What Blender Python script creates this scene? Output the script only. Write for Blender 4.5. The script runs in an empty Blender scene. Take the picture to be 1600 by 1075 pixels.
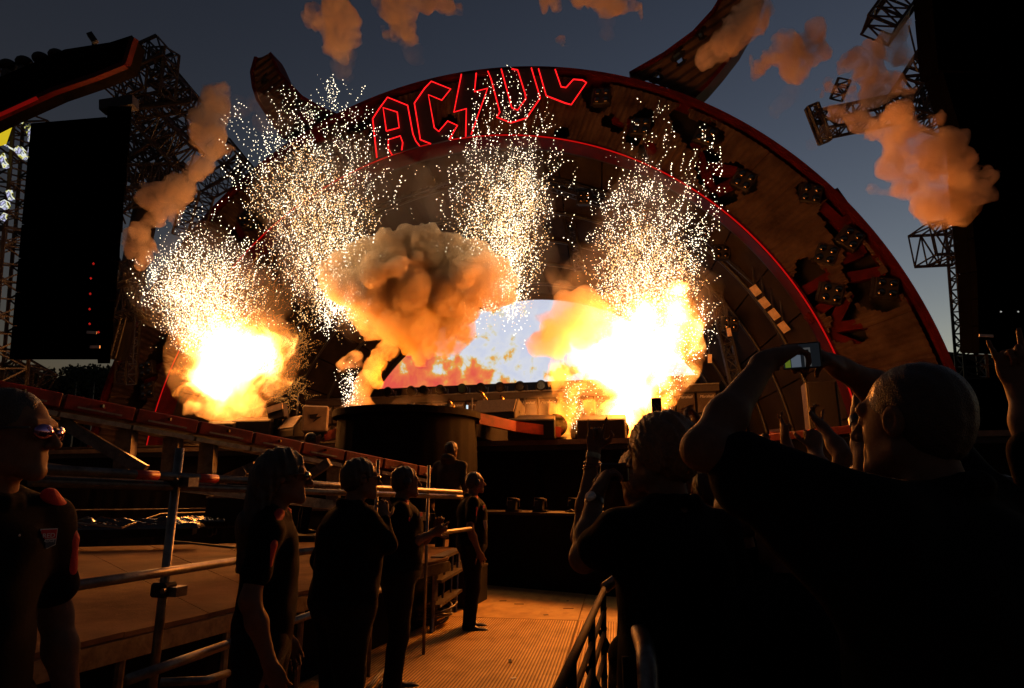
import bpy, bmesh, math, random
import numpy as np
from mathutils import Vector, Matrix, noise as mnoise

random.seed(7)
R = math.radians
scene = bpy.context.scene
col = scene.collection

# ------------------------------------------------------------------ camera, sky, sun, exposure
PSI, PITCH, HC = .258, .228, 1.57
cd = bpy.data.cameras.new('camera')
cd.sensor_width = 36.0
cd.lens = 22.5
cd.clip_start = .05
cd.clip_end = 3000
cam = bpy.data.objects.new('camera', cd)
col.objects.link(cam)
cam.location = (0, 0, HC)
cam.rotation_euler = (math.pi/2 + PITCH, 0, PSI)
scene.camera = cam

SUN_EL, SUN_AZ = R(-3.2), R(22)          # dusk: the sun has just set behind the stage on the right
world = bpy.data.worlds.new('World')
scene.world = world
world.use_nodes = True
wn = world.node_tree
wn.nodes.clear()
sky = wn.nodes.new('ShaderNodeTexSky')
sky.sky_type = 'NISHITA'
sky.sun_disc = False
sky.sun_elevation = SUN_EL
sky.sun_rotation = SUN_AZ   # same bearing as the lamp
sky.altitude = 100
sky.air_density = 1.0
sky.dust_density = 1.2
sky.ozone_density = .8
bg = wn.nodes.new('ShaderNodeBackground')
bg.inputs['Strength'].default_value = 2.2
wo = wn.nodes.new('ShaderNodeOutputWorld')
deep = wn.nodes.new('ShaderNodeGamma')                    # late dusk: the upper sky is much darker than the horizon
deep.inputs[1].default_value = 1.45
wn.links.new(sky.outputs[0], deep.inputs[0])
wn.links.new(deep.outputs[0], bg.inputs[0])
wn.links.new(bg.outputs[0], wo.inputs[0])

sl = bpy.data.lights.new('sun', 'SUN')
sl.energy = .01
sl.angle = R(2)
sl.color = (1, .75, .55)
sun = bpy.data.objects.new('sun', sl)
col.objects.link(sun)
sd = Vector((math.sin(SUN_AZ)*math.cos(R(1)), math.cos(SUN_AZ)*math.cos(R(1)), math.sin(R(1))))   # last grazing light
sun.rotation_euler = (-sd).to_track_quat('-Z', 'Y').to_euler()
sun.location = sd*200

scene.view_settings.view_transform = 'Standard'
scene.view_settings.look = 'None'
scene.view_settings.exposure = 0
scene.view_settings.gamma = 1
scene.cycles.volume_bounces = 3
scene.cycles.max_bounces = 6
scene.cycles.diffuse_bounces = 3
scene.cycles.glossy_bounces = 3
scene.cycles.transparent_max_bounces = 24
scene.cycles.sample_clamp_indirect = 3
scene.cycles.volume_step_rate = 2.0
scene.cycles.volume_max_steps = 128
scene.cycles.use_denoising = True

# ------------------------------------------------------------------ points seen through the lens, at a true depth
SX, SY = math.sin(PSI), math.cos(PSI)
SP, CP = math.sin(PITCH), math.cos(PITCH)
CAM = Vector((0, 0, HC))
RIGHT = Vector((SY, SX, 0))
AWAY = Vector((-SX, SY, 0))

def ray(px, py):
    v = (px-800)/1000.0
    u = (537.5-py)/1000.0
    yr = CP-u*SP
    return Vector((v*SY-yr*SX, v*SX+yr*SY, SP+u*CP))

def PD(px, py, d):
    return CAM+ray(px, py)*d

def PY(px, py, Y):
    r = ray(px, py)
    return CAM+r*(Y/r.y)

def PZ(px, py, z):
    r = ray(px, py)
    return CAM+r*((z-HC)/r.z)

def project(p):
    X, Y, Z = p[0], p[1], p[2]-HC
    xr = X*SY+Y*SX
    yr = -X*SX+Y*SY
    zz = yr*CP+Z*SP
    up = -yr*SP+Z*CP
    return 800+1000*xr/zz, 537.5-1000*up/zz, zz

# ------------------------------------------------------------------ materials
MATS = {}

def nodes_of(name):
    m = bpy.data.materials.new(name)
    m.use_nodes = True
    nt = m.node_tree
    nt.nodes.clear()
    out = nt.nodes.new('ShaderNodeOutputMaterial')
    return m, nt, out

def mat(name, color, rough=.6, metal=0.0, var=.25, scale=8.0, bump=.0, bscale=40.0, spec=.5, var2=None):
    """painted / raw surface: base colour broken up by two noises, a little relief"""
    if name in MATS:
        return MATS[name]
    m, nt, out = nodes_of(name)
    N, L = nt.nodes, nt.links
    b = N.new('ShaderNodeBsdfPrincipled')
    tc = N.new('ShaderNodeTexCoord')
    n1 = N.new('ShaderNodeTexNoise')
    n1.inputs['Scale'].default_value = scale
    n1.inputs['Detail'].default_value = 6
    n1.inputs['Roughness'].default_value = .65
    L.new(tc.outputs['Object'], n1.inputs['Vector'])
    cr = N.new('ShaderNodeValToRGB')
    c2 = var2 if var2 else tuple(c*(1-var) for c in color)
    c3 = tuple(min(1, c*(1+var)) for c in color)
    cr.color_ramp.elements[0].position = .32
    cr.color_ramp.elements[0].color = (*c2, 1)
    cr.color_ramp.elements[1].position = .7
    cr.color_ramp.elements[1].color = (*c3, 1)
    L.new(n1.outputs['Fac'], cr.inputs[0])
    L.new(cr.outputs[0], b.inputs['Base Color'])
    mr = N.new('ShaderNodeMapRange')
    mr.inputs['To Min'].default_value = max(.03, rough-.12)
    mr.inputs['To Max'].default_value = min(1, rough+.12)
    L.new(n1.outputs['Fac'], mr.inputs['Value'])
    L.new(mr.outputs[0], b.inputs['Roughness'])
    b.inputs['Metallic'].default_value = metal
    b.inputs['Specular IOR Level'].default_value = spec
    if bump > 0:
        n2 = N.new('ShaderNodeTexNoise')
        n2.inputs['Scale'].default_value = bscale
        n2.inputs['Detail'].default_value = 4
        L.new(tc.outputs['Object'], n2.inputs['Vector'])
        bp = N.new('ShaderNodeBump')
        bp.inputs['Strength'].default_value = bump
        bp.inputs['Distance'].default_value = .01
        L.new(n2.outputs['Fac'], bp.inputs['Height'])
        L.new(bp.outputs[0], b.inputs['Normal'])
    L.new(b.outputs[0], out.inputs[0])
    MATS[name] = m
    return m

def glow(name, color, strength, sample=True):
    if name in MATS:
        return MATS[name]
    m, nt, out = nodes_of(name)
    e = nt.nodes.new('ShaderNodeEmission')
    e.inputs[0].default_value = (*color, 1)
    e.inputs[1].default_value = strength
    nt.links.new(e.outputs[0], out.inputs[0])
    if not sample:
        m.cycles.emission_sampling = 'NONE'
    MATS[name] = m
    return m

def gas(name, color=(.8, .8, .8), density=1.0, aniso=.2, ecolor=None, estr=0.0, lump=0.0, lscale=1.0, lo=.35, hi=.65, absorb=None):
    """smoke or flame: a volume; lump > 0 makes density and glow uneven"""
    if name in MATS:
        return MATS[name]
    m, nt, out = nodes_of(name)
    N, L = nt.nodes, nt.links
    v = N.new('ShaderNodeVolumePrincipled')
    v.inputs['Color'].default_value = (*color, 1)
    v.inputs['Density'].default_value = density
    v.inputs['Anisotropy'].default_value = aniso
    if absorb:
        v.inputs['Absorption Color'].default_value = (*absorb, 1)
    if ecolor:
        v.inputs['Emission Color'].default_value = (*ecolor, 1)
        v.inputs['Emission Strength'].default_value = estr
    if lump > 0:
        tc = N.new('ShaderNodeTexCoord')
        n1 = N.new('ShaderNodeTexNoise')
        n1.inputs['Scale'].default_value = lscale
        n1.inputs['Detail'].default_value = 3
        n1.inputs['Distortion'].default_value = .6
        L.new(tc.outputs['Object'], n1.inputs['Vector'])
        mr = N.new('ShaderNodeMapRange')
        mr.inputs['From Min'].default_value = lo
        mr.inputs['From Max'].default_value = hi
        mr.inputs['To Min'].default_value = 1-lump
        mr.inputs['To Max'].default_value = 1
        L.new(n1.outputs['Fac'], mr.inputs['Value'])
        for sock, val in (('Density', density), ('Emission Strength', estr)):
            if val > 0:
                mu = N.new('ShaderNodeMath')
                mu.operation = 'MULTIPLY'
                mu.inputs[1].default_value = val
                L.new(mr.outputs[0], mu.inputs[0])
                L.new(mu.outputs[0], v.inputs[sock])
    L.new(v.outputs[0], out.inputs['Volume'])
    MATS[name] = m
    return m

# ------------------------------------------------------------------ objects
def newmesh(name, verts, faces, material=None, smooth=False):
    me = bpy.data.meshes.new(name)
    if isinstance(verts, np.ndarray) and isinstance(faces, np.ndarray) and len(faces):
        n, f = len(verts), len(faces)
        k = faces.shape[1]
        me.vertices.add(n)
        me.vertices.foreach_set('co', verts.astype(np.float32).ravel())
        me.loops.add(f*k)
        me.loops.foreach_set('vertex_index', faces.astype(np.int32).ravel())
        me.polygons.add(f)
        me.polygons.foreach_set('loop_start', np.arange(0, f*k, k, dtype=np.int32))
        me.polygons.foreach_set('loop_total', np.full(f, k, dtype=np.int32))
        me.update(calc_edges=True)
        me.validate()
    else:
        me.from_pydata([tuple(v) for v in verts], [], faces)
        me.update()
    if smooth:
        me.polygons.foreach_set('use_smooth', [True]*len(me.polygons))
    if material:
        me.materials.append(material)
    return me

def tag(o, label=None, cat=None, group=None, kind=None):
    if label: o['label'] = label
    if cat: o['category'] = cat
    if group: o['group'] = group
    if kind: o['kind'] = kind
    return o

def thing(name, loc, label, cat, group=None, kind=None):
    o = bpy.data.objects.new(name, None)
    o.empty_display_size = .2
    o.location = loc
    col.objects.link(o)
    return tag(o, label, cat, group, kind)

def root_loc(o):
    while o.parent is not None:
        o = o.parent
    return Vector(o.location)

def put(name, me, parent=None, loc=None):
    o = bpy.data.objects.new(name, me)
    col.objects.link(o)
    if loc is not None: o.location = loc
    if parent is not None: o.parent = parent
    return o

class MB:
    def __init__(s):
        s.v, s.f = [], []
    def add(s, vs, fs):
        n = len(s.v)
        s.v += [Vector(v) for v in vs]
        s.f += [tuple(i+n for i in f) for f in fs]
        return s
    def box(s, c, size, rot=None):
        c = Vector(c)
        hx, hy, hz = size[0]/2, size[1]/2, size[2]/2
        vs = [Vector((x, y, z)) for x in (-hx, hx) for y in (-hy, hy) for z in (-hz, hz)]
        if rot is not None:
            vs = [rot @ v for v in vs]
        return s.add([c+v for v in vs], [(0, 1, 3, 2), (4, 6, 7, 5), (0, 4, 5, 1), (2, 3, 7, 6), (0, 2, 6, 4), (1, 5, 7, 3)])
    def beam(s, a, b, w, h, up=(0, 0, 1)):
        a, b = Vector(a), Vector(b)
        d = (b-a).normalized()
        x = d.cross(Vector(up))
        if x.length < 1e-4: x = d.cross(Vector((0, 1, 0)))
        x.normalize()
        z = x.cross(d)
        vs = [p+x*(i*w/2)+z*(j*h/2) for p in (a, b) for i, j in ((-1, -1), (1, -1), (1, 1), (-1, 1))]
        return s.add(vs, [(3, 2, 1, 0), (4, 5, 6, 7), (0, 1, 5, 4), (1, 2, 6, 5), (2, 3, 7, 6), (3, 0, 4, 7)])
    def tube(s, pts, r, n=8, caps=True):
        pts = [Vector(p) for p in pts]
        rs = r if isinstance(r, (list, tuple)) else [r]*len(pts)
        d0 = (pts[1]-pts[0]).normalized()
        x = d0.cross(Vector((0, 0, 1)))
        if x.length < 1e-3: x = d0.cross(Vector((0, 1, 0)))
        x.normalize()
        vs, fs = [], []
        for i, p in enumerate(pts):
            if i == 0: d = pts[1]-pts[0]
            elif i == len(pts)-1: d = pts[-1]-pts[-2]
            else: d = (pts[i+1]-pts[i]).normalized()+(pts[i]-pts[i-1]).normalized()
            if d.length < 1e-9: d = d0
            d.normalize()
            x = x-d*x.dot(d)
            x.normalize()
            y = d.cross(x)
            for k in range(n):
                a = 2*math.pi*k/n
                vs.append(p+(x*math.cos(a)+y*math.sin(a))*rs[i])
        for i in range(len(pts)-1):
            for k in range(n):
                fs.append((i*n+k, i*n+(k+1) % n, (i+1)*n+(k+1) % n, (i+1)*n+k))
        if caps:
            fs.append(tuple(reversed(range(n))))
            fs.append(tuple((len(pts)-1)*n+k for k in range(n)))
        return s.add(vs, fs)
    def prism(s, poly, off):
        """closed polygon of world points, pushed along off"""
        off = Vector(off)
        n = len(poly)
        vs = [Vector(p) for p in poly]+[Vector(p)+off for p in poly]
        fs = [tuple(range(n)), tuple(reversed(range(n, 2*n)))]
        fs += [(i, n+i, n+(i+1) % n, (i+1) % n) for i in range(n)]
        return s.add(vs, fs)
    def octa(s, c, r):
        c = Vector(c)
        return s.add([c+Vector(q)*r for q in ((1, 0, 0), (-1, 0, 0), (0, 1, 0), (0, -1, 0), (0, 0, 1), (0, 0, -1))],
                     [(0, 2, 4), (2, 1, 4), (1, 3, 4), (3, 0, 4), (2, 0, 5), (1, 2, 5), (3, 1, 5), (0, 3, 5)])
    def ball(s, c, r, n=10, m=6, axes=None):
        c = Vector(c)
        rr = r if isinstance(r, (tuple, list)) else (r, r, r)
        vs, fs = [Vector((0, 0, rr[2]))], []
        for i in range(1, m):
            t = math.pi*i/m
            for k in range(n):
                a = 2*math.pi*k/n
                vs.append(Vector((rr[0]*math.sin(t)*math.cos(a), rr[1]*math.sin(t)*math.sin(a), rr[2]*math.cos(t))))
        vs.append(Vector((0, 0, -rr[2])))
        for k in range(n):
            fs.append((0, 1+k, 1+(k+1) % n))
            fs.append((len(vs)-1, 1+(m-2)*n+(k+1) % n, 1+(m-2)*n+k))
        for i in range(m-2):
            for k in range(n):
                fs.append((1+i*n+k, 1+(i+1)*n+k, 1+(i+1)*n+(k+1) % n, 1+i*n+(k+1) % n))
        if axes is not None: vs = [axes @ v for v in vs]
        return s.add([c+v for v in vs], fs)
    def build(s, name, material, parent=None, smooth=False, local=False, label=None, kind=None, bevel=0):
        """world-space vertices; stored relative to the thing's base (or to their own middle when top-level)"""
        if parent is not None:
            o0 = root_loc(parent) if not local else Vector()
        else:
            o0 = sum(s.v, Vector())/len(s.v) if not local else Vector()
        me = newmesh(name, [v-o0 for v in s.v], s.f, material, smooth)
        bm = bmesh.new()
        bm.from_mesh(me)
        bmesh.ops.recalc_face_normals(bm, faces=bm.faces)
        if bevel > 0:
            bmesh.ops.bevel(bm, geom=[e for e in bm.edges], offset=bevel, segments=1, affect='EDGES', clamp_overlap=True)
        bm.to_mesh(me)
        bm.free()
        o = put(name, me, parent, None if parent is not None else o0)
        return tag(o, label, None, None, kind)

def copy_tree(o, parent=None):
    c = o.copy()
    col.objects.link(c)
    if parent is not None: c.parent = parent
    for ch in list(o.children):
        copy_tree(ch, c)
    return c

# ------------------------------------------------------------------ rounded bodies: signed distance -> surface nets
class SDF:
    def __init__(s):
        s.p = []
    def cap(s, a, b, ra, rb=None, k=.02):
        s.p.append(('c', np.array(a, float), np.array(b, float), ra, ra if rb is None else rb, k)); return s
    def ell(s, c, rad, M=None, k=.02):
        s.p.append(('e', np.array(c, float), np.array(rad, float), np.eye(3) if M is None else np.array(M, float), None, k)); return s
    def cutell(s, c, rad, M=None, k=.01):
        s.p.append(('x', np.array(c, float), np.array(rad, float), np.eye(3) if M is None else np.array(M, float), None, k)); return s
    def plane(s, p, n):
        s.p.append(('h', np.array(p, float), np.array(n, float), None, None, 0)); return s
    def mesh(s, h, disp=None):
        lo, hi = np.full(3, 1e9), np.full(3, -1e9)
        for q in s.p:
            if q[0] == 'c':
                r = max(q[3], q[4])
                lo = np.minimum(lo, np.minimum(q[1], q[2])-r); hi = np.maximum(hi, np.maximum(q[1], q[2])+r)
            elif q[0] == 'e':
                r = q[2].max()
                lo = np.minimum(lo, q[1]-r); hi = np.maximum(hi, q[1]+r)
        lo -= 4*h; hi += 4*h
        n = np.ceil((hi-lo)/h).astype(int)+1
        D = np.full(n, 3*h+.05, np.float32)
        for q in s.p:
            k = q[5]
            if q[0] == 'h':
                ax = [lo[i]+h*np.arange(n[i]) for i in range(3)]
                pl = (ax[0]-q[1][0])[:, None, None]*q[2][0]+(ax[1]-q[1][1])[None, :, None]*q[2][1]+(ax[2]-q[1][2])[None, None, :]*q[2][2]
                D = np.maximum(D, pl.astype(np.float32)); continue
            if q[0] == 'c':
                r = max(q[3], q[4]); a, b = np.minimum(q[1], q[2])-r, np.maximum(q[1], q[2])+r
            else:
                r = q[2].max(); a, b = q[1]-r, q[1]+r
            m = k+3*h
            i0 = np.maximum(0, np.floor((a-m-lo)/h).astype(int)); i1 = np.minimum(n, np.ceil((b+m-lo)/h).astype(int)+1)
            X = (lo[0]+h*np.arange(i0[0], i1[0]))[:, None, None]; Y = (lo[1]+h*np.arange(i0[1], i1[1]))[None, :, None]; Z = (lo[2]+h*np.arange(i0[2], i1[2]))[None, None, :]
            if q[0] == 'c':
                A, B = q[1], q[2]; ab = B-A; L2 = max(ab@ab, 1e-12)
                t = np.clip(((X-A[0])*ab[0]+(Y-A[1])*ab[1]+(Z-A[2])*ab[2])/L2, 0, 1)
                d = np.sqrt((X-A[0]-t*ab[0])**2+(Y-A[1]-t*ab[1])**2+(Z-A[2]-t*ab[2])**2)-(q[3]+(q[4]-q[3])*t)
            else:
                M = q[3]; x, y, z = X-q[1][0], Y-q[1][1], Z-q[1][2]
                u = [M[0, i]*x+M[1, i]*y+M[2, i]*z for i in range(3)]
                k0 = np.sqrt(sum((u[i]/q[2][i])**2 for i in range(3)))
                k1 = np.sqrt(sum((u[i]/q[2][i]**2)**2 for i in range(3)))
                d = k0*(k0-1)/np.maximum(k1, 1e-6)
            S = (slice(i0[0], i1[0]), slice(i0[1], i1[1]), slice(i0[2], i1[2]))
            o = D[S]
            if q[0] == 'x':
                d = -d
                hh = np.clip(.5-.5*(o-d)/k, 0, 1)
                D[S] = (o*(1-hh)+d*hh+k*hh*(1-hh)).astype(np.float32)
            else:
                hh = np.clip(.5+.5*(o-d)/k, 0, 1)
                D[S] = (o*(1-hh)+d*hh-k*hh*(1-hh)).astype(np.float32)
        if disp is not None:
            ax = np.meshgrid(*[lo[i]+h*np.arange(n[i]) for i in range(3)], indexing='ij', sparse=True)
            D = D+disp(*ax).astype(np.float32)
        D[0] = D[-1] = 1; D[:, 0] = D[:, -1] = 1; D[:, :, 0] = D[:, :, -1] = 1
        return nets(D, lo, h)

def nets(D, lo, h):
    I = D < 0
    cnt = np.zeros(tuple(np.array(D.shape)-1), np.int8)
    offs = [(i, j, k) for i in (0, 1) for j in (0, 1) for k in (0, 1)]
    nx, ny, nz = cnt.shape
    for i, j, k in offs:
        cnt += I[i:i+nx, j:j+ny, k:k+nz]
    act = (cnt > 0) & (cnt < 8)
    idx = np.argwhere(act)
    if not len(idx):
        return np.zeros((0, 3)), np.zeros((0, 4), int)
    num = np.full(cnt.shape, -1, np.int32)
    num[act] = np.arange(len(idx))
    V = {o: D[idx[:, 0]+o[0], idx[:, 1]+o[1], idx[:, 2]+o[2]] for o in offs}
    acc = np.zeros((len(idx), 3)); w = np.zeros(len(idx))
    for a in offs:
        for ax in range(3):
            if a[ax]: continue
            b = list(a); b[ax] = 1; b = tuple(b)
            va, vb = V[a], V[b]
            m = (va < 0) != (vb < 0)
            t = np.where(m, va/np.where(m, va-vb, 1), 0)
            for c in range(3):
                acc[:, c] += np.where(m, a[c]+(t if c == ax else 0), 0)
            w += m
    P = lo+h*(idx+acc/w[:, None])
    F = []
    for ax in range(3):
        o1, o2 = (ax+1) % 3, (ax+2) % 3
        sl0 = [slice(1, -1)]*3; sl1 = [slice(1, -1)]*3
        sl0[ax] = slice(0, -1); sl1[ax] = slice(1, None)
        A, B = I[tuple(sl0)], I[tuple(sl1)]
        e = np.argwhere(A != B)
        if not len(e): continue
        fl = A[e[:, 0], e[:, 1], e[:, 2]]
        base = e.copy(); base[:, o1] += 1; base[:, o2] += 1
        def cell(d1, d2):
            q = base.copy(); q[:, o1] -= d1; q[:, o2] -= d2
            return num[q[:, 0], q[:, 1], q[:, 2]]
        q = np.stack([cell(1, 1), cell(0, 1), cell(0, 0), cell(1, 0)], 1)
        q[~fl] = q[~fl][:, ::-1]
        F.append(q)
    F = np.concatenate(F)
    F = F[(F >= 0).all(1)]
    return P, F

def sdf_part(name, sd_, h, material, parent, disp=None, label=None, kind=None):
    v, f = sd_.mesh(h, disp)
    base = root_loc(parent) if parent is not None else Vector(v.mean(0))
    me = newmesh(name, v-np.array(base), f, material, True)
    o = put(name, me, parent, None if parent is not None else base)
    tag(o, label, None, None, kind)
    return o, v

# ================================================================== MATERIALS OF THE PLACE
M_black = mat('black_paint', (.012, .011, .010), .6, 0, .4, 5, spec=.3)
M_cloth = mat('black_drape', (.010, .009, .008), .95, 0, .35, 3, .35, 6, spec=.08)
M_steel = mat('galvanised_steel', (.20, .19, .175), .42, .85, .3, 14, .25, 60, var2=(.11, .10, .09))
M_truss = mat('dark_truss_paint', (.02, .02, .022), .5, .3, .3, 10)
M_red = mat('red_painted_steel', (.15, .009, .006), .5, 0, .4, 4, .25, 30, var2=(.06, .006, .004), spec=.3)
M_redarch = mat('dull_red_steel', (.06, .004, .0035), .6, 0, .35, 2, .25, 30, var2=(.03, .003, .0025), spec=.1)
M_rust = mat('rusty_corrugated_iron', (.072, .050, .036), .75, 0, .3, .8, .4, 20, var2=(.020, .011, .008), spec=.1)
M_wood = mat('black_deck_board', (.03, .024, .02), .5, 0, .4, 6, .3, 50)
M_grille = mat('cabinet_grille_cloth', (.10, .075, .055), .8, 0, .3, 30, .4, 200)
M_tolex = mat('cabinet_vinyl', (.016, .013, .011), .6, 0, .3, 20, .3, 150, spec=.2)
M_white = mat('white_print', (.75, .72, .68), .5, 0, .1, 5)
M_chrome = mat('polished_lens', (.16, .14, .11), .14, 1.0, .1, 3)
M_led = glow('red_neon_glow', (1, .012, .014), 1.5)
M_ledrim = glow('red_edge_light', (1, .012, .01), .42)

# ================================================================== THE GROUND
def plank_ground():
    m, nt, out = nodes_of('dirty_ground')
    N, L = nt.nodes, nt.links
    b = N.new('ShaderNodeBsdfPrincipled')
    tc = N.new('ShaderNodeTexCoord')
    n1 = N.new('ShaderNodeTexNoise'); n1.inputs['Scale'].default_value = .9; n1.inputs['Detail'].default_value = 9
    n2 = N.new('ShaderNodeTexNoise'); n2.inputs['Scale'].default_value = 22; n2.inputs['Detail'].default_value = 5
    L.new(tc.outputs['Object'], n1.inputs[0]); L.new(tc.outputs['Object'], n2.inputs[0])
    cr = N.new('ShaderNodeValToRGB')
    cr.color_ramp.elements[0].position = .35; cr.color_ramp.elements[0].color = (.11, .09, .07, 1)
    cr.color_ramp.elements[1].position = .68; cr.color_ramp.elements[1].color = (.26, .22, .17, 1)
    L.new(n1.outputs['Fac'], cr.inputs[0]); L.new(cr.outputs[0], b.inputs['Base Color'])
    bp = N.new('ShaderNodeBump'); bp.inputs['Strength'].default_value = .5; bp.inputs['Distance'].default_value = .015
    L.new(n2.outputs['Fac'], bp.inputs['Height']); L.new(bp.outputs[0], b.inputs['Normal'])
    b.inputs['Roughness'].default_value = .75
    L.new(b.outputs[0], out.inputs[0])
    return m
g = MB()
xs = [-1500, -300, -60, -20, 20, 60, 300, 1500]; ys = [-300, -40, 0, 40, 120, 400, 1800]
gv = [(x, y, 0) for y in ys for x in xs]
gf = [(j*8+i, j*8+i+1, (j+1)*8+i+1, (j+1)*8+i) for j in range(6) for i in range(7)]
go = put('ground', newmesh('ground', gv, gf, plank_ground()))
tag(go, kind='structure')

# ------------------------------------------------------------------ aluminium trackway in the aisle, laid towards the stage
def trackway_mat(grooved, hue):
    m, nt, out = nodes_of('trackway_grooved' if grooved else 'trackway_plain')
    N, L = nt.nodes, nt.links
    b = N.new('ShaderNodeBsdfPrincipled')
    tc = N.new('ShaderNodeTexCoord')
    n1 = N.new('ShaderNodeTexNoise'); n1.inputs['Scale'].default_value = 1.7; n1.inputs['Detail'].default_value = 10; n1.inputs['Roughness'].default_value = .7
    L.new(tc.outputs['Object'], n1.inputs[0])
    cr = N.new('ShaderNodeValToRGB')
    cr.color_ramp.elements[0].position = .3; cr.color_ramp.elements[0].color = (hue*.62, hue*.40, hue*.12, 1)
    cr.color_ramp.elements[1].position = .72; cr.color_ramp.elements[1].color = (hue*1.05, hue*.72, hue*.26, 1)
    L.new(n1.outputs['Fac'], cr.inputs[0])
    last = cr.outputs[0]
    mp = N.new('ShaderNodeMapping'); mp.inputs['Scale'].default_value = (4, 1.6, 1); mp.inputs['Rotation'].default_value = (0, 0, .35)
    L.new(tc.outputs['Object'], mp.inputs[0])
    n3 = N.new('ShaderNodeTexNoise'); n3.inputs['Scale'].default_value = 1.6; n3.inputs['Detail'].default_value = 8
    L.new(mp.outputs[0], n3.inputs[0])
    c3 = N.new('ShaderNodeValToRGB'); c3.color_ramp.elements[0].position = .36; c3.color_ramp.elements[0].color = (.35, .3, .25, 1); c3.color_ramp.elements[1].position = .5; c3.color_ramp.elements[1].color = (1, 1, 1, 1)
    L.new(n3.outputs['Fac'], c3.inputs[0])
    m3 = N.new('ShaderNodeMix'); m3.data_type = 'RGBA'; m3.blend_type = 'MULTIPLY'; m3.inputs[0].default_value = .28
    L.new(last, m3.inputs[6]); L.new(c3.outputs[0], m3.inputs[7]); last = m3.outputs[2]
    b.inputs['Specular IOR Level'].default_value = .15
    b.inputs['Roughness'].default_value = .6
    b.inputs['Metallic'].default_value = .0
    if grooved:
        w = N.new('ShaderNodeTexWave'); w.wave_type = 'BANDS'; w.bands_direction = 'X'
        w.inputs['Scale'].default_value = 2*math.pi/20/.030   # one groove every 30 mm
        L.new(tc.outputs['Object'], w.inputs[0])
        c2 = N.new('ShaderNodeValToRGB')
        c2.color_ramp.elements[0].position = .18; c2.color_ramp.elements[0].color = (.22, .18, .14, 1)  # grooves darkened in colour, for dirt and for shading the bump lacks
        c2.color_ramp.elements[1].position = .5; c2.color_ramp.elements[1].color = (1, 1, 1, 1)
        L.new(w.outputs['Fac'], c2.inputs[0])
        mx = N.new('ShaderNodeMix'); mx.data_type = 'RGBA'; mx.blend_type = 'MULTIPLY'; mx.inputs[0].default_value = .8
        L.new(last, mx.inputs[6]); L.new(c2.outputs[0], mx.inputs[7])
        last = mx.outputs[2]
        bp = N.new('ShaderNodeBump'); bp.inputs['Strength'].default_value = .6; bp.inputs['Distance'].default_value = .006
        L.new(w.outputs['Fac'], bp.inputs['Height']); L.new(bp.outputs[0], b.inputs['Normal'])
    L.new(last, b.inputs['Base Color'])
    L.new(b.outputs[0], out.inputs[0])
    return m
U = ray(965, 770); U.z = 0; U.normalize()                    # along the aisle
W = Vector((U.y, -U.x, 0))                                   # across it, to the right
ang = math.atan2(W.y, W.x)
seam = PZ(790, 972, 0)
tw = thing('trackway', (seam.x, seam.y, 0), None, None, kind='structure')
tmats = [trackway_mat(True, .80), trackway_mat(False, .64)]
for row in range(-4, 2):
    for c_ in range(-1, 2):
        ln, wd = 2.45, 2.3
        me = newmesh('panel', [(x*wd/2, y*ln/2, z) for z in (.004, .045) for x, y in ((-.996, -.997), (.996, -.997), (.996, .997), (-.996, .997))],
                     [(3, 2, 1, 0), (4, 5, 6, 7), (0, 1, 5, 4), (1, 2, 6, 5), (2, 3, 7, 6), (3, 0, 4, 7)], tmats[1 if row >= 0 else 0])
        o = put('panel', me, tw)
        p = W*(c_*wd-.25)+U*((row+.5)*ln)
        o.location = (p.x, p.y, random.uniform(-.002, .002))
        o.rotation_euler = (0, 0, ang)

# bits of tape and litter left on the trackway
lit = [((786, 939), (.10, .03), .3, M_black), ((811, 944), (.13, .02), .1, M_black), ((888, 951), (.14, .015), .05, M_red), ((853, 961), (.06, .03), .5, M_black),
       ((887, 939), (.035, .035), 0, M_black), ((797, 1033), (.03, .11), .2, M_black), ((741, 974), (.07, .03), .6, M_white), ((802, 1060), (.05, .03), .9, M_white)]
for (a, s_, r_, m_) in lit:
    p = PZ(a[0], a[1], .05)
    MB().box((p.x, p.y, .0525), (s_[0], s_[1], .004), Matrix.Rotation(r_+ang, 3, 'Z')).build('litter', m_)
    o = col.objects[-1]
    names = {M_black: 'small dark scrap of tape', M_red: 'small red strip of tape', M_white: 'small white paper scrap'}
    where = {786: 'lying farthest left on the smooth floor panel', 811: 'beside a shorter scrap on the smooth panel', 888: 'lying on the smooth floor panel by the barrier',
             853: 'midway across the smooth floor panel', 887: 'round dot near the far edge of the floor by the barrier', 797: 'lying along the grooves of the near floor panel',
             741: 'by the shoes of the farthest guard', 802: 'lying on the grooved panel at the bottom of the picture'}
    tag(o, names[m_]+' '+where[a[0]], 'litter', 'scraps on the aisle floor')

# ================================================================== THE STAGE
stage = thing('stage', (-8, 12.8, 0), 'wide black concert stage with a skirted front wall facing the pit', 'stage')
MB().box((-8, 22.8, 2.5), (44, 20, .2)).build('deck', M_wood, stage)
sk = MB()
nfold = 420
top, bot = [], []
for i in range(nfold+1):
    x = -30+44*i/nfold
    dy = .05*math.sin(i*1.9)*(.5+.5*math.sin(i*.37))+.02*math.sin(i*.71)
    top.append(Vector((x, 12.85, 2.39))); bot.append(Vector((x, 12.83+dy, .02)))
mid = [(a+b)/2+Vector((0, .02*math.sin(i*1.2), 0)) for i, (a, b) in enumerate(zip(top, bot))]
n = nfold+1
sk.add(top+mid+bot, [(i, i+1, n+i+1, n+i) for i in range(nfold)]+[(n+i, n+i+1, 2*n+i+1, 2*n+i) for i in range(nfold)])
sk.build('skirt', M_cloth, stage, True)
MB().box((-8, 12.78, 2.56), (44, .05, .10)).build('lip', mat('deck_edge', (.20, .15, .10), .4, .3), stage)
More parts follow.
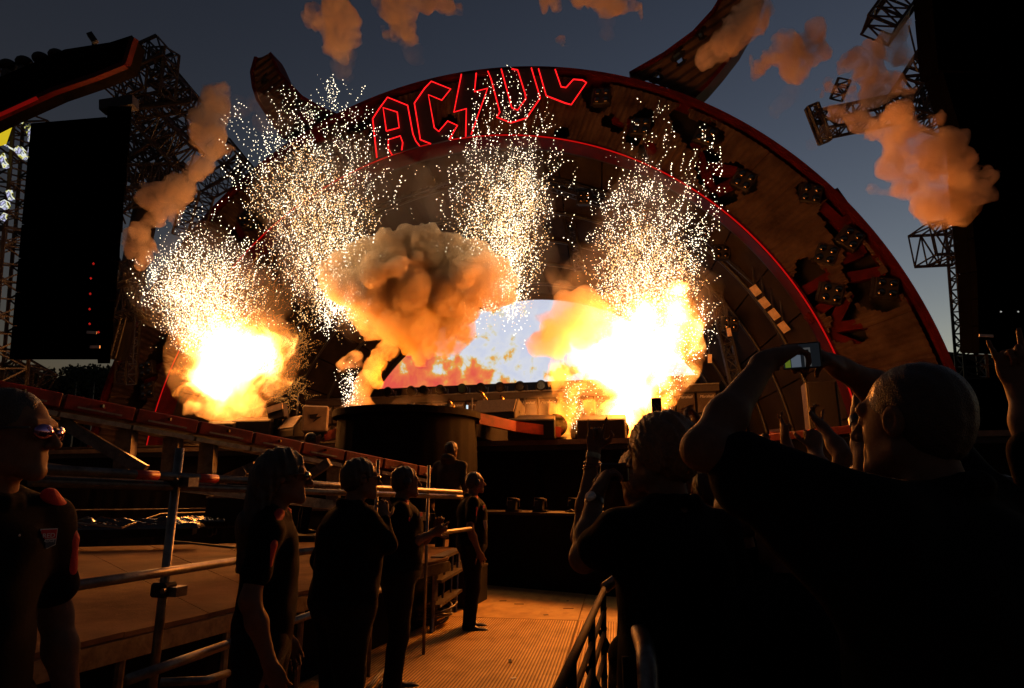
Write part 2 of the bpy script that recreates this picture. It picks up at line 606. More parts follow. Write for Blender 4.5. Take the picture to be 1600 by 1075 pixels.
# raised wing on the left, its own platform
wing = thing('wing_platform', (-13, 13.6, 2.6), 'low black platform raised on the left side of the stage', 'platform')
MB().box((-14.6, 16.4, 2.655), (14.5, 5.6, .09)).build('riser', M_black, wing)
MB().box((-14.6, 16.4, 2.722), (14.6, 5.7, .04)).build('deck', M_wood, wing)
# round thrust in the middle
tc_ = PD(638, 652, 12.2)
thr = thing('round_platform', (tc_.x, tc_.y, 0), 'round raised platform with black skirt at the stage front centre', 'platform')
zt = 3.03
ring = []
nr = 96
rad = 1.36
sv = []
for j, z in enumerate((zt-.1, 1.9, .9, .03)):
    for i in range(nr):
        a = 2*math.pi*i/nr
        rr = rad-.06+.05*j/3*math.sin(i*2.1+.3*j)*(.6+.4*math.sin(i*.5))+.02*j
        sv.append((tc_.x+rr*math.cos(a), tc_.y+rr*math.sin(a), z))
MB().add(sv, [(j*nr+i, j*nr+(i+1) % nr, (j+1)*nr+(i+1) % nr, (j+1)*nr+i) for j in range(3) for i in range(nr)]).build('skirt', M_cloth, thr, True)
MB().tube([(tc_.x, tc_.y, zt-.12), (tc_.x, tc_.y, zt)], rad+.04, 64).build('top', M_cloth, thr)
# its flanks sweep back to the stage, their red light put in as red paint
for sgn, nm in ((-1, 'flank'), (1, 'flank')):
    pts = [Vector((tc_.x+sgn*(rad*.98), tc_.y+.2, zt-.1)), Vector((tc_.x+sgn*(rad+.5), tc_.y+.9, zt-.2)), Vector((tc_.x+sgn*(rad+1.3), tc_.y+1.45, zt-.28))]
    b = MB()
    for a, c in zip(pts, pts[1:]): b.beam(a, c, .10, .2)
    b.build(nm, M_red, thr)
MB().box((tc_.x, tc_.y+1.9, zt-.2), (2.2, 2.6, .36)).build('bridge', M_cloth, thr)
# low pit step along the foot of the stage: front edge on the floor, cables and lamps on top
pa, pb = PZ(745, 917, 0), PZ(914, 933, 0)
pdir = (pb-pa).normalized(); pn = Vector((-pdir.y, pdir.x, 0))
if pn.y < 0: pn = -pn
p0, p1 = pa-pdir*5.2, pa+pdir*13
pit = thing('pit_platform', ((p0.x+p1.x)/2, (p0.y+p1.y)/2, 0), 'long black waist-high pit platform below the stage front', 'platform')
MB().prism([p0, p1, p1+pn*1.1, p0+pn*1.1], (0, 0, 1.20)).build('front_box', M_cloth, pit)
MB().prism([p0-pn*.03+Vector((0, 0, 1.203)), p1-pn*.03+Vector((0, 0, 1.203)), p1+pn*1.12+Vector((0, 0, 1.203)), p0+pn*1.12+Vector((0, 0, 1.203))], (0, 0, .045)).build('top_board', M_wood, pit)
PITTOP = 1.25
def pit_pt(px, py=805, z=PITTOP):
    p = PZ(px, py, z)                      # on the platform's top, pushed inside its edges
    t = (p-pa).dot(pn)
    return p+pn*(min(.95, max(.15, t))-t)

# ================================================================== BACK OF THE STAGE
backw = MB().prism([Vector((-8+15.3*math.cos(math.pi*i/40), 33.15, 2.0+15.3*math.sin(math.pi*i/40))) for i in range(41)]+[Vector((-23.3, 33.15, 0)), Vector((7.3, 33.15, 0))], (0, .3, 0)).build('rear_drape', M_cloth)
tag(backw, 'black drape closing the rear of the stage behind the screen', 'drape', kind='structure')
SCY = 31.0
sc0 = PY(825, 777, SCY); scl = PY(590, 607, SCY); scr = PY(1060, 607, SCY)
SR = (scl-sc0).length
zb = scl.z
def screen_mat():
    m, nt, out = nodes_of('screen_picture')
    N, L = nt.nodes, nt.links
    tc = N.new('ShaderNodeTexCoord')
    e = N.new('ShaderNodeEmission')
    n1 = N.new('ShaderNodeTexNoise'); n1.inputs['Scale'].default_value = .95; n1.inputs['Detail'].default_value = 8; n1.inputs['Roughness'].default_value = .55; n1.inputs['Distortion'].default_value = .2
    n2 = N.new('ShaderNodeTexNoise'); n2.inputs['Scale'].default_value = .8; n2.inputs['Detail'].default_value = 7; n2.inputs['Roughness'].default_value = .7
    L.new(tc.outputs['Object'], n1.inputs[0]); L.new(tc.outputs['Object'], n2.inputs[0])
    sx = N.new('ShaderNodeSeparateXYZ'); L.new(tc.outputs['Object'], sx.inputs[0])
    # flames hug the lower left of the picture on screen
    mr = N.new('ShaderNodeMapRange'); mr.inputs['From Min'].default_value = -5.8; mr.inputs['From Max'].default_value = -.2; mr.inputs['To Min'].default_value = .27; mr.inputs['To Max'].default_value = -.12
    L.new(sx.outputs['X'], mr.inputs['Value'])
    mz = N.new('ShaderNodeMapRange'); mz.inputs['From Min'].default_value = 0; mz.inputs['From Max'].default_value = 2.2; mz.inputs['To Min'].default_value = .16; mz.inputs['To Max'].default_value = -.06
    L.new(sx.outputs['Z'], mz.inputs['Value'])
    n1s = N.new('ShaderNodeMapRange'); n1s.clamp = False; n1s.inputs['From Min'].default_value = .3; n1s.inputs['From Max'].default_value = .7; n1s.inputs['To Min'].default_value = .17; n1s.inputs['To Max'].default_value = .83
    L.new(n1.outputs['Fac'], n1s.inputs['Value'])
    a1 = N.new('ShaderNodeMath'); L.new(n1s.outputs[0], a1.inputs[0]); L.new(mr.outputs[0], a1.inputs[1])
    a2 = N.new('ShaderNodeMath'); L.new(a1.outputs[0], a2.inputs[0]); L.new(mz.outputs[0], a2.inputs[1])
    cr = N.new('ShaderNodeValToRGB')
    els = cr.color_ramp.elements
    els[0].position = .30; els[0].color = (.64, .68, .82, 1)
    els[1].position = 1.0; els[1].color = (.80, .10, .07, 1)
    for p, c in ((.50, (.72, .74, .82)), (.575, (.72, .68, .52)), (.63, (.80, .42, .08)), (.72, (.88, .22, .07))):
        q = els.new(p); q.color = (*c, 1)
    L.new(a2.outputs[0], cr.inputs[0])
    mx = N.new('ShaderNodeMix'); mx.data_type = 'RGBA'; mx.blend_type = 'OVERLAY'; mx.inputs[0].default_value = .3
    L.new(cr.outputs[0], mx.inputs[6]); L.new(n2.outputs['Fac'], mx.inputs[7])
    L.new(mx.outputs[2], e.inputs[0]); e.inputs[1].default_value = .95
    L.new(e.outputs[0], out.inputs[0])
    return m
scr_t = thing('video_screen', (sc0.x, SCY, zb), 'half-round video screen showing pale sky and red flames', 'screen')
a0 = math.asin((zb-sc0.z)/SR)
arc = [Vector((sc0.x+SR*math.cos(a), SCY, sc0.z+SR*math.sin(a))) for a in [a0+(math.pi-2*a0)*i/48 for i in range(49)]]
MB().prism(arc, (0, .12, 0)).build('picture', screen_mat(), scr_t)
rim = MB()
for a, b in zip(arc, arc[1:]): rim.beam(a+Vector((0, -.02, .04)), b+Vector((0, -.02, .04)), .2, .14, (0, 1, 0))
rim.build('frame', M_black, scr_t)
# beam across the stage under the screen, carrying round lamps
bz = PY(700, 623, 29).z
bm_t = thing('lamp_beam', (sc0.x, 29, bz), 'long dark horizontal beam below the video screen, above the cabinet wall', 'beam')
xL, xR = PY(480, 623, 29).x, PY(1125, 623, 29).x
MB().box(((xL+xR)/2, 29, bz), (xR-xL, .4, .30)).build('girder', mat('brown_black_paint', (.05, .035, .025), .55), bm_t, bevel=.02)
MB().box(((xL+xR)/2, 28.82, bz+.19), (xR-xL, .06, .05)).build('rail', M_steel, bm_t)
k = 0
def beam_lamp(px):
    p = PY(px, 609, 28.95)
    z = bz+.17
    t = thing('round_lamp', (p.x, 28.95, z), None, 'stage lamp', 'round lamps on the beam under the screen')
    MB().box((p.x, 28.95, z+.04), (.34, .3, .08)).build('base', M_black, t)
    MB().tube([(p.x, 29.15, z+.27), (p.x, 28.72, z+.25)], [.17, .25], 16).build('head', M_black, t, True)
    MB().tube([(p.x, 28.72, z+.25), (p.x, 28.705, z+.25)], .19, 16).build('lens', M_chrome, t)
    for s_ in (-1, 1):
        MB().beam((p.x+s_*.29, 29, z+.06), (p.x+s_*.29, 29, z+.32), .05, .14).build('yoke', M_black, t)
    return t
for i, px in enumerate((609, 645, 664, 690, 724, 753, 783, 814, 847, 1000)):
    t = beam_lamp(px)
    t['label'] = ['round black stage lamp at the left end of the screen bottom', 'round lamp in front of the reddest part of the screen', 'round lamp with a squat box close on its right, before red flames',
                  'round lamp half veiled by thin smoke at screen bottom', 'round lamp standing alone, first one right of the smoke', 'round lamp midway along the clear part of the screen bottom',
                  'round lamp directly above the drum riser gap', 'round lamp left of the squat twin lamp at the screen bottom', 'round lamp closest to the orange flame column on the beam',
                  'round lamp on the beam hidden by the right fireball'][i]
# wall of guitar cabinets
amp_box = MB().box((0, 0, 0), (.84, .36, .94))
fc = bpy.data.curves.new('logo_text', 'FONT'); fc.body = 'Marshall'; fc.size = .17; fc.align_x = 'CENTER'; fc.extrude = .004; fc.shear = .35
fo = bpy.data.objects.new('logo_text', fc); col.objects.link(fo)
dg = bpy.context.evaluated_depsgraph_get()
logo_me = bpy.data.meshes.new_from_object(fo.evaluated_get(dg)); logo_me.materials.clear(); logo_me.materials.append(M_white)
bpy.data.objects.remove(fo)
logo_me.transform(Matrix.Rotation(math.pi/2, 4, 'X'))
proto = None
ctop = bz-.17
x = xL+.5; ci = 0; cabs = []
while x < xR-.3:
    for row in range(2):
        z = ctop-.475-row*.955
        if proto is None:
            proto = thing('guitar_cabinet', (x, 28.7, z-.47), None, 'amplifier', 'guitar cabinets stacked along the back of the stage')
            amp_box.build('cabinet', M_tolex, proto, local=True, bevel=.025)
            proto.children[0].location = (0, 0, .47)
            o = MB().box((0, -.185, -.03), (.76, .02, .82)).build('grille', M_grille, proto, local=True); o.location = (0, 0, .47)
            o = put('logo', logo_me, proto); o.location = (0, -.2, .66)
            t = proto
        else:
            t = copy_tree(proto)
            t.location = (x, 28.7, z-.47)
        cabs.append((t, row, ci))
    x += .872; ci += 1
def near_word(px):
    for lim, w in ((520, 'far left, beside the tall dark post'), (556, 'left of the white sparkling smoke column'), (590, 'behind the left foot of the smoke column'), (625, 'just right of the smoke column'),
                   (662, 'behind the wisp over the round platform'), (700, 'behind the second wisp on the round platform'), (745, 'left of the dark drum gap'), (800, 'behind the drum kit'),
                   (850, 'left of the orange flame column'), (900, 'behind the orange flame column'), (1000, 'behind the right fireball'), (1040, 'right of the fireball behind the raised phone'), (2000, 'at the right end near the clapping hands')):
        if px < lim: return w
cnt = {}
for t, row, ci in cabs:
    px = project(t.location)[0]
    w = near_word(px)
    cnt.setdefault((w, row), []).append(t)
for (w, row), L_ in cnt.items():
    for j, t in enumerate(L_):
        pos = '' if len(L_) == 1 else ['left one, ', 'right one, ', 'third one, ', 'fourth one, ', 'fifth one, '][min(j, 4)]
        t['label'] = f"{'upper' if row == 0 else 'lower'} guitar cabinet {w}" if not pos else f"{'upper' if row == 0 else 'lower'} guitar cabinet, {pos}{w}"
# dark set wall under the cabinets
tag(MB().box(((xL+xR)/2, 29.15, (2.6+ctop)/2), (xR-xL+2, .3, ctop-2.6)).build('set_wall', M_black), 'black set wall behind the guitar cabinets', 'wall')
# tall posts
for i, (px, y0, y1) in enumerate(((466, 618, 700), (820, 622, 690), (738, 622, 690))):
    a, b = PY(px, y0, 27.9), PY(px, y1, 27.9)
    p_ = thing('thin_post', (a.x, a.y, 2.6), ['tall thin post left of the cabinet wall', 'thin post by the orange flame column', 'thin post at the drum gap'][i], 'post', 'thin posts before the cabinets')
    MB().tube([(a.x, a.y, 2.62), (a.x, a.y, a.z)], .05, 8).build('pole', M_steel, p_)
    MB().tube([(a.x, a.y, 2.6), (a.x, a.y, 2.63)], .2, 12).build('foot', M_black, p_)

# ================================================================== THE ARCH
AC = Vector((-8.0, 22.0, 2.02)); RO, RI = 16.44, 13.41
def polar(a, r, y=0.0):
    return Vector((AC.x+r*math.cos(a), AC.y+y, AC.z+r*math.sin(a)))
def to_polar(px, py, Y=22.0):
    p = PY(px, py, Y)-Vector((AC.x, 0, AC.z))
    return math.atan2(p.z, p.x), math.hypot(p.x, p.z)
arch = thing('stage_arch', (AC.x, AC.y, 0), 'huge rusty corrugated half-circle arch framing the stage, edged in red', 'arch')
blobs = []
for px, py, r in ((932, 140, 22), (938, 158, 20), (1000, 192, 18), (990, 215, 14), (1008, 180, 12), (1012, 235, 14), (1062, 180, 13), (1068, 197, 17), (1095, 212, 24), (1080, 205, 18), (1118, 214, 14), (1108, 245, 15),
                  (1100, 262, 14), (1112, 275, 24), (1140, 275, 24), (1165, 283, 20), (1130, 300, 20), (1262, 302, 18), (1275, 305, 14), (1300, 330, 18), (1312, 350, 22), (1325, 372, 24), (1335, 390, 18),
                  (1290, 398, 14), (1258, 420, 20), (1272, 440, 24), (1285, 462, 26), (1300, 475, 22), (1342, 420, 26), (1352, 445, 30), (1362, 462, 26), (1385, 448, 22), (1385, 470, 18), (1320, 490, 22), (1315, 515, 20), (1340, 520, 16),
                  (952, 190, 12), (964, 200, 9), (878, 210, 12), (895, 140, 12),
                  (470, 190, 18), (490, 215, 20), (540, 175, 16), (560, 190, 18), (525, 230, 16), (440, 265, 14), (425, 285, 16), (585, 215, 14), (455, 300, 12), (470, 270, 14), (510, 260, 12), (545, 250, 12), (575, 170, 10),
                  (405, 340, 14), (385, 345, 16), (370, 368, 14), (358, 390, 16), (350, 408, 14), (330, 400, 8), (250, 545, 12), (240, 565, 14), (232, 585, 16), (224, 605, 16), (215, 625, 16), (258, 530, 8),
                  (700, 195, 14), (690, 205, 10), (665, 190, 10), (635, 220, 12)):
    a, r0 = to_polar(px, py)
    a2, r2 = to_polar(px+r, py); a3, r3 = to_polar(px, py+r)
    s = .5*(math.hypot(r0*(a2-a), r2-r0)+math.hypot(r0*(a3-a), r3-r0))
    blobs.append((r0*math.cos(a), r0*math.sin(a), s))
BL = np.array(blobs)
def pieces_of(fs, share=.04):
    """the separate sheets a panel falls into between its holes; loose scraps dropped"""
    par = {}
    def find(a):
        while par.setdefault(a, a) != a:
            par[a] = par[par[a]]; a = par[a]
        return a
    for f in fs:
        for v in f[1:]: par[find(v)] = find(f[0])
    out = {}
    for f in fs: out.setdefault(find(f[0]), []).append(f)
    return [q for q in out.values() if len(q) >= share*len(fs)]
NP, NT, NRr = 38, 40, 22
T0, T1 = -.12, math.pi+.12
for i in range(NP):
    vs, fs = [], []
    ta, tb = T0+(T1-T0)*i/NP, T0+(T1-T0)*(i+1)/NP
    lift = random.uniform(-.02, .02)
    g0 = (tb-ta)*.004
    for a_ in range(NT+1):
        t = ta+g0+(tb-ta-2*g0)*a_/NT
        for b_ in range(NRr+1):
            r = RI+.10+(RO-RI-.45)*b_/NRr
            y = .024*math.cos(2*math.pi*a_/NT*6)+lift
            vs.append(polar(t, r, y))
    for a_ in range(NT):
        t = ta+(tb-ta)*(a_+.5)/NT
        for b_ in range(NRr):
            r = RI+.10+(RO-RI-.45)*(b_+.5)/NRr
            x, z = r*math.cos(t), r*math.sin(t)
            nz = .33*mnoise.noise((x*1.1, z*1.1, 3.0))+.22*mnoise.noise((x*3.3, z*3.3, 9.0))
            if (np.hypot(BL[:, 0]-x, BL[:, 1]-z)/BL[:, 2]).min()+nz < 1.0: continue
            n = NRr+1
            fs.append((a_*n+b_, (a_+1)*n+b_, (a_+1)*n+b_+1, a_*n+b_+1))
    for q in pieces_of(fs):
        used = sorted({v for f in q for v in f}); ix = {v: k for k, v in enumerate(used)}
        put('corrugated_panel', newmesh('corrugated_panel', [vs[v]-Vector(arch.location) for v in used], [tuple(ix[v] for v in f) for f in q], M_rust, True), arch)
def arcband(r0, r1, y0, y1, name, m, parent, n=120, t0=T0, t1=T1):
    vs, fs = [], []
    for i in range(n+1):
        t = t0+(t1-t0)*i/n
        vs += [polar(t, r0, y0), polar(t, r1, y0), polar(t, r1, y1), polar(t, r0, y1)]
    for i in range(n):
        for k in range(4):
            fs.append((i*4+k, i*4+(k+1) % 4, (i+1)*4+(k+1) % 4, (i+1)*4+k))
    return MB().add(vs, fs).build(name, m, parent)
arcband(RI, RO-.02, .85, 1.0, 'rear_lining', M_black, arch)
arcband(RO-.16, RO+.02, -.10, 1.0, 'outer_rim', M_redarch, arch)
arcband(RI-.02, RI+.12, -.04, .84, 'inner_rim', M_redarch, arch)
def arctube(r, y, rad, name, m, parent, t0=0.02, t1=math.pi-.02, n=140):
    return MB().tube([polar(t0+(t1-t0)*i/n, r, y) for i in range(n+1)], rad, 6).build(name, m, parent, True)
arctube(RI+.02, -.09, .024, 'edge_light', M_ledrim, arch)
# red girders seen through the torn holes
for a_, b_ in (((1085, 225), (1112, 300)), ((1100, 262), (1150, 270)), ((1120, 300), (1180, 270)), ((1270, 312), (1335, 372)), ((1320, 340), (1345, 400)), ((1290, 420), (1345, 395)), ((1250, 460), (1310, 425)),
               ((1292, 515), (1390, 500)), ((1292, 525), (1345, 545)), ((1300, 510), (1325, 460)), ((1300, 440), (1380, 425)), ((1005, 200), (1022, 250)), ((960, 185), (1000, 205)), ((1300, 300), (1325, 335)),
               ((350, 405), (400, 370)), ((372, 350), (390, 385)), ((225, 590), (262, 570)), ((225, 625), (245, 570)), ((470, 180), (540, 230)), ((430, 260), (500, 235)), ((1262, 500), (1300, 470))):
    p, q = PY(*a_, 22.3), PY(*b_, 22.3)
    MB().beam(p, q, .34, .3, (0, 1, 0)).build('girder', M_redarch, arch)
# the funnel of black panels that runs back from the arch to the screen
fun = thing('stage_roof', (AC.x, 28, 0), 'dark vaulted roof running back from the arch over the stage', 'roof')
M_vault = mat('brown_black_panel', (.022, .016, .011), .85, 0, .5, .7, .3, 8, spec=.15)
rows = [(22.95, RI+.05), (24.6, 12.9), (26.4, 12.3), (28.2, 11.6), (30.0, 11.0), (31.8, 10.5), (33.0, 10.3)]
NA = 22
for j in range(len(rows)-1):
    (y0, r0), (y1, r1) = rows[j], rows[j+1]
    for i in range(NA):
        t0, t1 = math.pi*i/NA, math.pi*(i+1)/NA
        vs, fs = [], []
        for a_ in range(4):
            t = t0+.002+(t1-t0-.004)*a_/3
            for (yy, rr) in ((y0+.01, r0), (y1-.01, r1)):
                vs.append(Vector((AC.x+rr*math.cos(t), yy, AC.z+rr*math.sin(t))))
        for a_ in range(3): fs.append((a_*2, a_*2+1, a_*2+3, a_*2+2))
        put('roof_panel', newmesh('roof_panel', [v-Vector(fun.location) for v in vs], fs, M_vault), fun)
for (yy, rr) in rows[1:-1]:
    MB().tube([Vector((AC.x+(rr-.06)*math.cos(t), yy, AC.z+(rr-.06)*math.sin(t))) for t in [math.pi*i/60 for i in range(61)]], .09, 6).build('rib', M_truss, fun, True)
# outer cover over the vault so that no sky leaks in
vs, fs = [], []
for i in range(61):
    t = T0+(T1-T0)*i/60
    for yy, rr in ((22.98, RO-.1), (28, RO-.6), (33.3, RO-2)):
        vs.append(Vector((AC.x+rr*math.cos(t), yy, AC.z+rr*math.sin(t))))
fs = [(i*3+k, i*3+k+1, (i+1)*3+k+1, (i+1)*3+k) for i in range(60) for k in range(2)]
MB().add(vs, fs).build('outer_skin', M_cloth, fun)

# ------------------------------------------------------------------ neon letters across the arch top
neon = thing('neon_sign', tuple(PY(750, 170, 21.7)), 'huge angular red neon lettering with a lightning bolt on the arch top', 'neon sign')
def z2(*pts): return [(380+x/4.3, 60+y/4.3) for x, y in pts]
def z3(*pts): return [(660+x/4.3, 60+y/4.3) for x, y in pts]
M_letter = mat('black_letter_board', (.012, .009, .009), .5)
def letter(name, outline, holes, fill):
    b = MB()
    for ln in [outline]+holes:
        b.tube([PY(x, y, 21.62) for x, y in ln], .028, 6)
    pt = b.build(name, M_led, neon, True)
    bb = MB().prism([PY(x, y, 21.72) for x, y in fill], (0, .1, 0)).build('letter_board', M_letter, pt, label=None)
A_out = z2((898, 800), (870, 540), (915, 470), (970, 395), (1105, 450), (1140, 640), (1160, 690), (1185, 722))
letter('letter_a', A_out, [z2((962, 622), (940, 465), (1035, 495), (1048, 600), (962, 622)), z2((1000, 782), (975, 740), (975, 680), (1055, 655), (1072, 700), (1065, 750))], A_out)
C1 = z2((1260, 708), (1190, 680), (1150, 435), (1205, 355))+z3((15, 335), (60, 288), (190, 340), (130, 415), (40, 378), (80, 600), (110, 625), (170, 555), (235, 585), (180, 680))
letter('letter_c', C1, [], C1)
BO = z3((262, 240), (212, 495), (295, 472), (291, 658))
BO2 = z3((362, 232), (350, 358), (438, 335), (328, 645))
letter('lightning_bolt', BO, [BO2], BO+list(reversed(BO2)))
D1 = z3((440, 220), (462, 275), (520, 495), (500, 530), (595, 567), (700, 535), (792, 400), (732, 198))
D2 = z3((530, 206), (600, 465), (640, 482), (695, 405), (690, 370), (640, 212), (600, 205))
letter('letter_d', D1, [D2], D1)
C2 = z3((780, 203), (832, 385), (960, 435), (1000, 445), (1102, 297), (1075, 280), (1015, 275), (965, 330), (932, 325), (892, 208))
letter('letter_c', C2, [], C2)

# ------------------------------------------------------------------ horns on the arch
def horn(upper, lower, wins, label, Y, ridges):
    t = thing('stage_horn', tuple(PY(*upper[0], Y)), label, 'horn', 'curved horns rising from the arch')
    n = len(upper)
    fr, bk = Vector((0, 0, 0)), Vector((0, .9, 0))
    # corrugated front skin: strips between the two edges
    nu, nv = 60, 46
    def edge(e, s):
        s *= len(e)-1; i = min(int(s), len(e)-2); f = s-i
        return (e[i][0]+(e[i+1][0]-e[i][0])*f, e[i][1]+(e[i+1][1]-e[i][1])*f)
    vs, fs = [], []
    for i in range(nu+1):
        u0, l0 = edge(upper, i/nu), edge(lower, i/nu)
        for j in range(nv+1):
            f = j/nv
            px, py = u0[0]+(l0[0]-u0[0])*f, u0[1]+(l0[1]-u0[1])*f
            p = PY(px, py, Y)
            ph = (p.x*.5-p.z*.86)*2*math.pi/.36
            vs.append(p+Vector((0, .04*math.cos(ph), 0)))
    def inwin(px, py):
        for w in wins:
            c = False
            for a, b in zip(w, w[1:]+w[:1]):
                if (a[1] > py) != (b[1] > py) and px < (b[0]-a[0])*(py-a[1])/(b[1]-a[1])+a[0]: c = not c
            if c: return True
        return False
    for i in range(nu):
        u0, l0 = edge(upper, (i+.5)/nu), edge(lower, (i+.5)/nu)
        for j in range(nv):
            f = (j+.5)/nv
            if inwin(u0[0]+(l0[0]-u0[0])*f, u0[1]+(l0[1]-u0[1])*f): continue
            a = i*(nv+1)+j
            fs.append((a, a+1, a+nv+2, a+nv+1))
    MB().add(vs, fs).build('corrugated_skin', M_rust, t, True)
    for e in (upper, lower):
        b = MB()
        for p, q in zip(e, e[1:]):
            b.beam(PY(*p, Y+.3), PY(*q, Y+.3), .22, .85, (0, 1, 0)) if False else b.beam(PY(*p, Y)+Vector((0, .35, 0)), PY(*q, Y)+Vector((0, .35, 0)), .9, .14, (0, 0, 1))
        b.build('edge_trim', M_redarch, t)
    for w in wins:
        b = MB()
        for p, q in zip(w, w[1:]+w[:1]): b.beam(PY(*p, Y)+Vector((0, .1, 0)), PY(*q, Y)+Vector((0, .1, 0)), .14, .2, (0, 1, 0))
        b.build('window_frame', M_black, t)
    return t
def z4(*pts): return [(900+x/3.2575, y/3.2575) for x, y in pts]
horn(z4((275, 380), (450, 280), (600, 170), (700, 60), (760, -40), (800, -120)), z4((600, 500), (672, 430), (745, 345), (830, 235), (900, 110), (960, -60)),
     [z4((480, 290), (540, 235), (555, 310), (520, 335)), z4((375, 395), (428, 350), (437, 408)), z4((610, 175), (650, 130), (655, 190), (625, 200))], 'right curved horn with corrugated skin rising past the top of the picture', 22.5, 1)
horn(z2((640, 525), (500, 460), (400, 400), (320, 320), (250, 240), (205, 140), (185, 105)), z2((430, 735), (270, 660), (170, 520), (105, 420), (75, 330), (62, 230), (90, 130)),
     [z2((340, 430), (375, 395), (395, 440), (360, 470)), z2((120, 300), (150, 230), (165, 290))], 'left curved horn with a blunt dark tip above the sparks', 22.5, 1)
MB().beam(PY(1090, 152, 23.2), PY(1102, 125, 23.2), .3, .3).build('horn_strut', M_truss, arch)

# ------------------------------------------------------------------ four-eyed lamps sitting in the holes
def quad_lamp(px, py, Y=21.95, s=.55, tilt=0.0, label='', n=2):
    c = PY(px, py, Y)
    t = thing('quad_lamp', tuple(c), label, 'stage lamp', 'four-eyed stage lamps in the arch openings')
    Rm = Matrix.Rotation(tilt, 3, 'Y')
    MB().box(c+Vector((0, .12, 0)), (s*1.25, .3, s*1.25), Rm).build('housing', M_black, t, bevel=.03)
    MB().beam(c+Rm @ Vector((-s*.7, .2, -s*.5)), c+Rm @ Vector((-s*.7, .2, s*.7)), .05, .1).build('bracket', M_truss, t)
    for i in range(2):
        for j in range(n):
            o = Rm @ Vector(((i-.5)*s*.6, -.05, (j-(n-1)/2)*s*.6))
            MB().ball(c+o, (s*.22, .05, s*.22), 12, 6).build('lens', M_chrome, t, True)
    return t
for px, py, tl, lb in ((1103, 211, .5, 'four-eyed lamp in the torn hole below the right horn'), (1163, 281, .6, 'four-eyed lamp beside a red girder on the arch right shoulder'), (1268, 302, .3, 'four-eyed lamp near the outer rim, smallest hole by the sky'),
                       (1291, 397, .4, 'four-eyed lamp in the middle of the right arch band'), (1386, 450, .2, 'four-eyed lamp closest to the outer rim low on the right'), (1300, 458, .3, 'four-eyed lamp above the red star of girders'),
                       (1001, 197, .2, 'four-eyed lamp above the tall right sparks'), (940, 150, .1, 'four-eyed lamp right of the neon lettering'), (1330, 372, .7, 'four-eyed lamp in the large upper right opening'),
                       (383, 342, -.6, 'four-eyed lamp high on the left arch leg'), (362, 382, -.6, 'four-eyed lamp by the red rim on the left arch leg'), (228, 577, -.3, 'four-eyed lamp low on the left arch leg'), (230, 610, -.2, 'lowest four-eyed lamp on the left arch leg')):
    quad_lamp(px, py, 21.95, .55, tl, lb)
# lamps and panels hanging under the vault
def hang(px, py, Y, w, h, tilt, kind, label):
    c = PY(px, py, Y)
    if kind == 'panel':
        t = thing('light_panel', tuple(c), label, 'light panel', 'tan light panels hung under the stage roof')
        Rm = Matrix.Rotation(tilt, 3, 'Y')
        MB().box(c, (w, .14, h), Rm).build('body', M_black, t, bevel=.02)
        MB().box(c+Vector((0, -.08, 0)), (w*.9, .02, h*.92), Rm).build('reflector', mat('tan_reflector', (.62, .5, .36), .45, .3), t)
        MB().beam(c+Vector((0, .05, h*.4)), c+Vector((0, .05, h*.4+.9)), .05, .05).build('hanger', M_truss, t)
    else:
        t = quad_lamp(px, py, Y, w, tilt, label)
        t['group'] = 'four-eyed lamps hung under the stage roof'
    return t
for i, (px, py, tl) in enumerate(((1180, 455, -.55), (1194, 474, -.55), (1209, 492, -.55), (1224, 512, -.55), (1139, 520, -.1), (1109, 561, .05))):
    hang(px, py, 23.6, .30 if i < 4 else .16, .42 if i < 4 else .34, tl, 'panel', ['topmost tan panel of the slanting row of four', 'second tan panel down the slanting row', 'third tan panel down the slanting row', 'lowest tan panel of the slanting row of four',
                                                              'single upright tan panel left of the slanting row', 'thin tan panel right of the bright fireball'][i])
for px, py, lb in ((1129, 394, 'amber four-eyed lamp hanging right of the sparks'), (913, 309, 'amber four-eyed lamp hanging between the two tall spark plumes'), (1183, 400, 'four-eyed lamp hung just inside the red inner rim on the right'),
                   (1098, 360, 'four-eyed lamp hung highest inside the right of the arch'), (1142, 505, 'four-eyed lamp hung above the upright tan panel'), (560, 330, 'four-eyed lamp hung behind the left spark plume'), (450, 380, 'four-eyed lamp hung by the left inner rim')):
    hang(px, py, 23.8, .42, .4, .1, 'quad', lb)

for i, (a, b, Y, lb) in enumerate((((1060, 330), (1250, 500), 24.4, 'slanting dark truss hung inside the right of the arch'), ((560, 330), (760, 262), 24.5, 'dark truss hung under the roof behind the left sparks'), ((780, 262), (1000, 330), 24.5, 'dark truss hung under the roof between the spark plumes'),
                                   ((1110, 420), (1150, 600), 26.5, 'upright dark truss inside the right of the arch'), ((470, 470), (440, 620), 26.5, 'upright dark truss right of the left fireball'), ((880, 300), (905, 420), 27, 'upright dark truss between mushroom and right sparks'))):
    late_trusses = globals().setdefault('late_trusses', [])
    late_trusses.append((a, b, Y, lb))

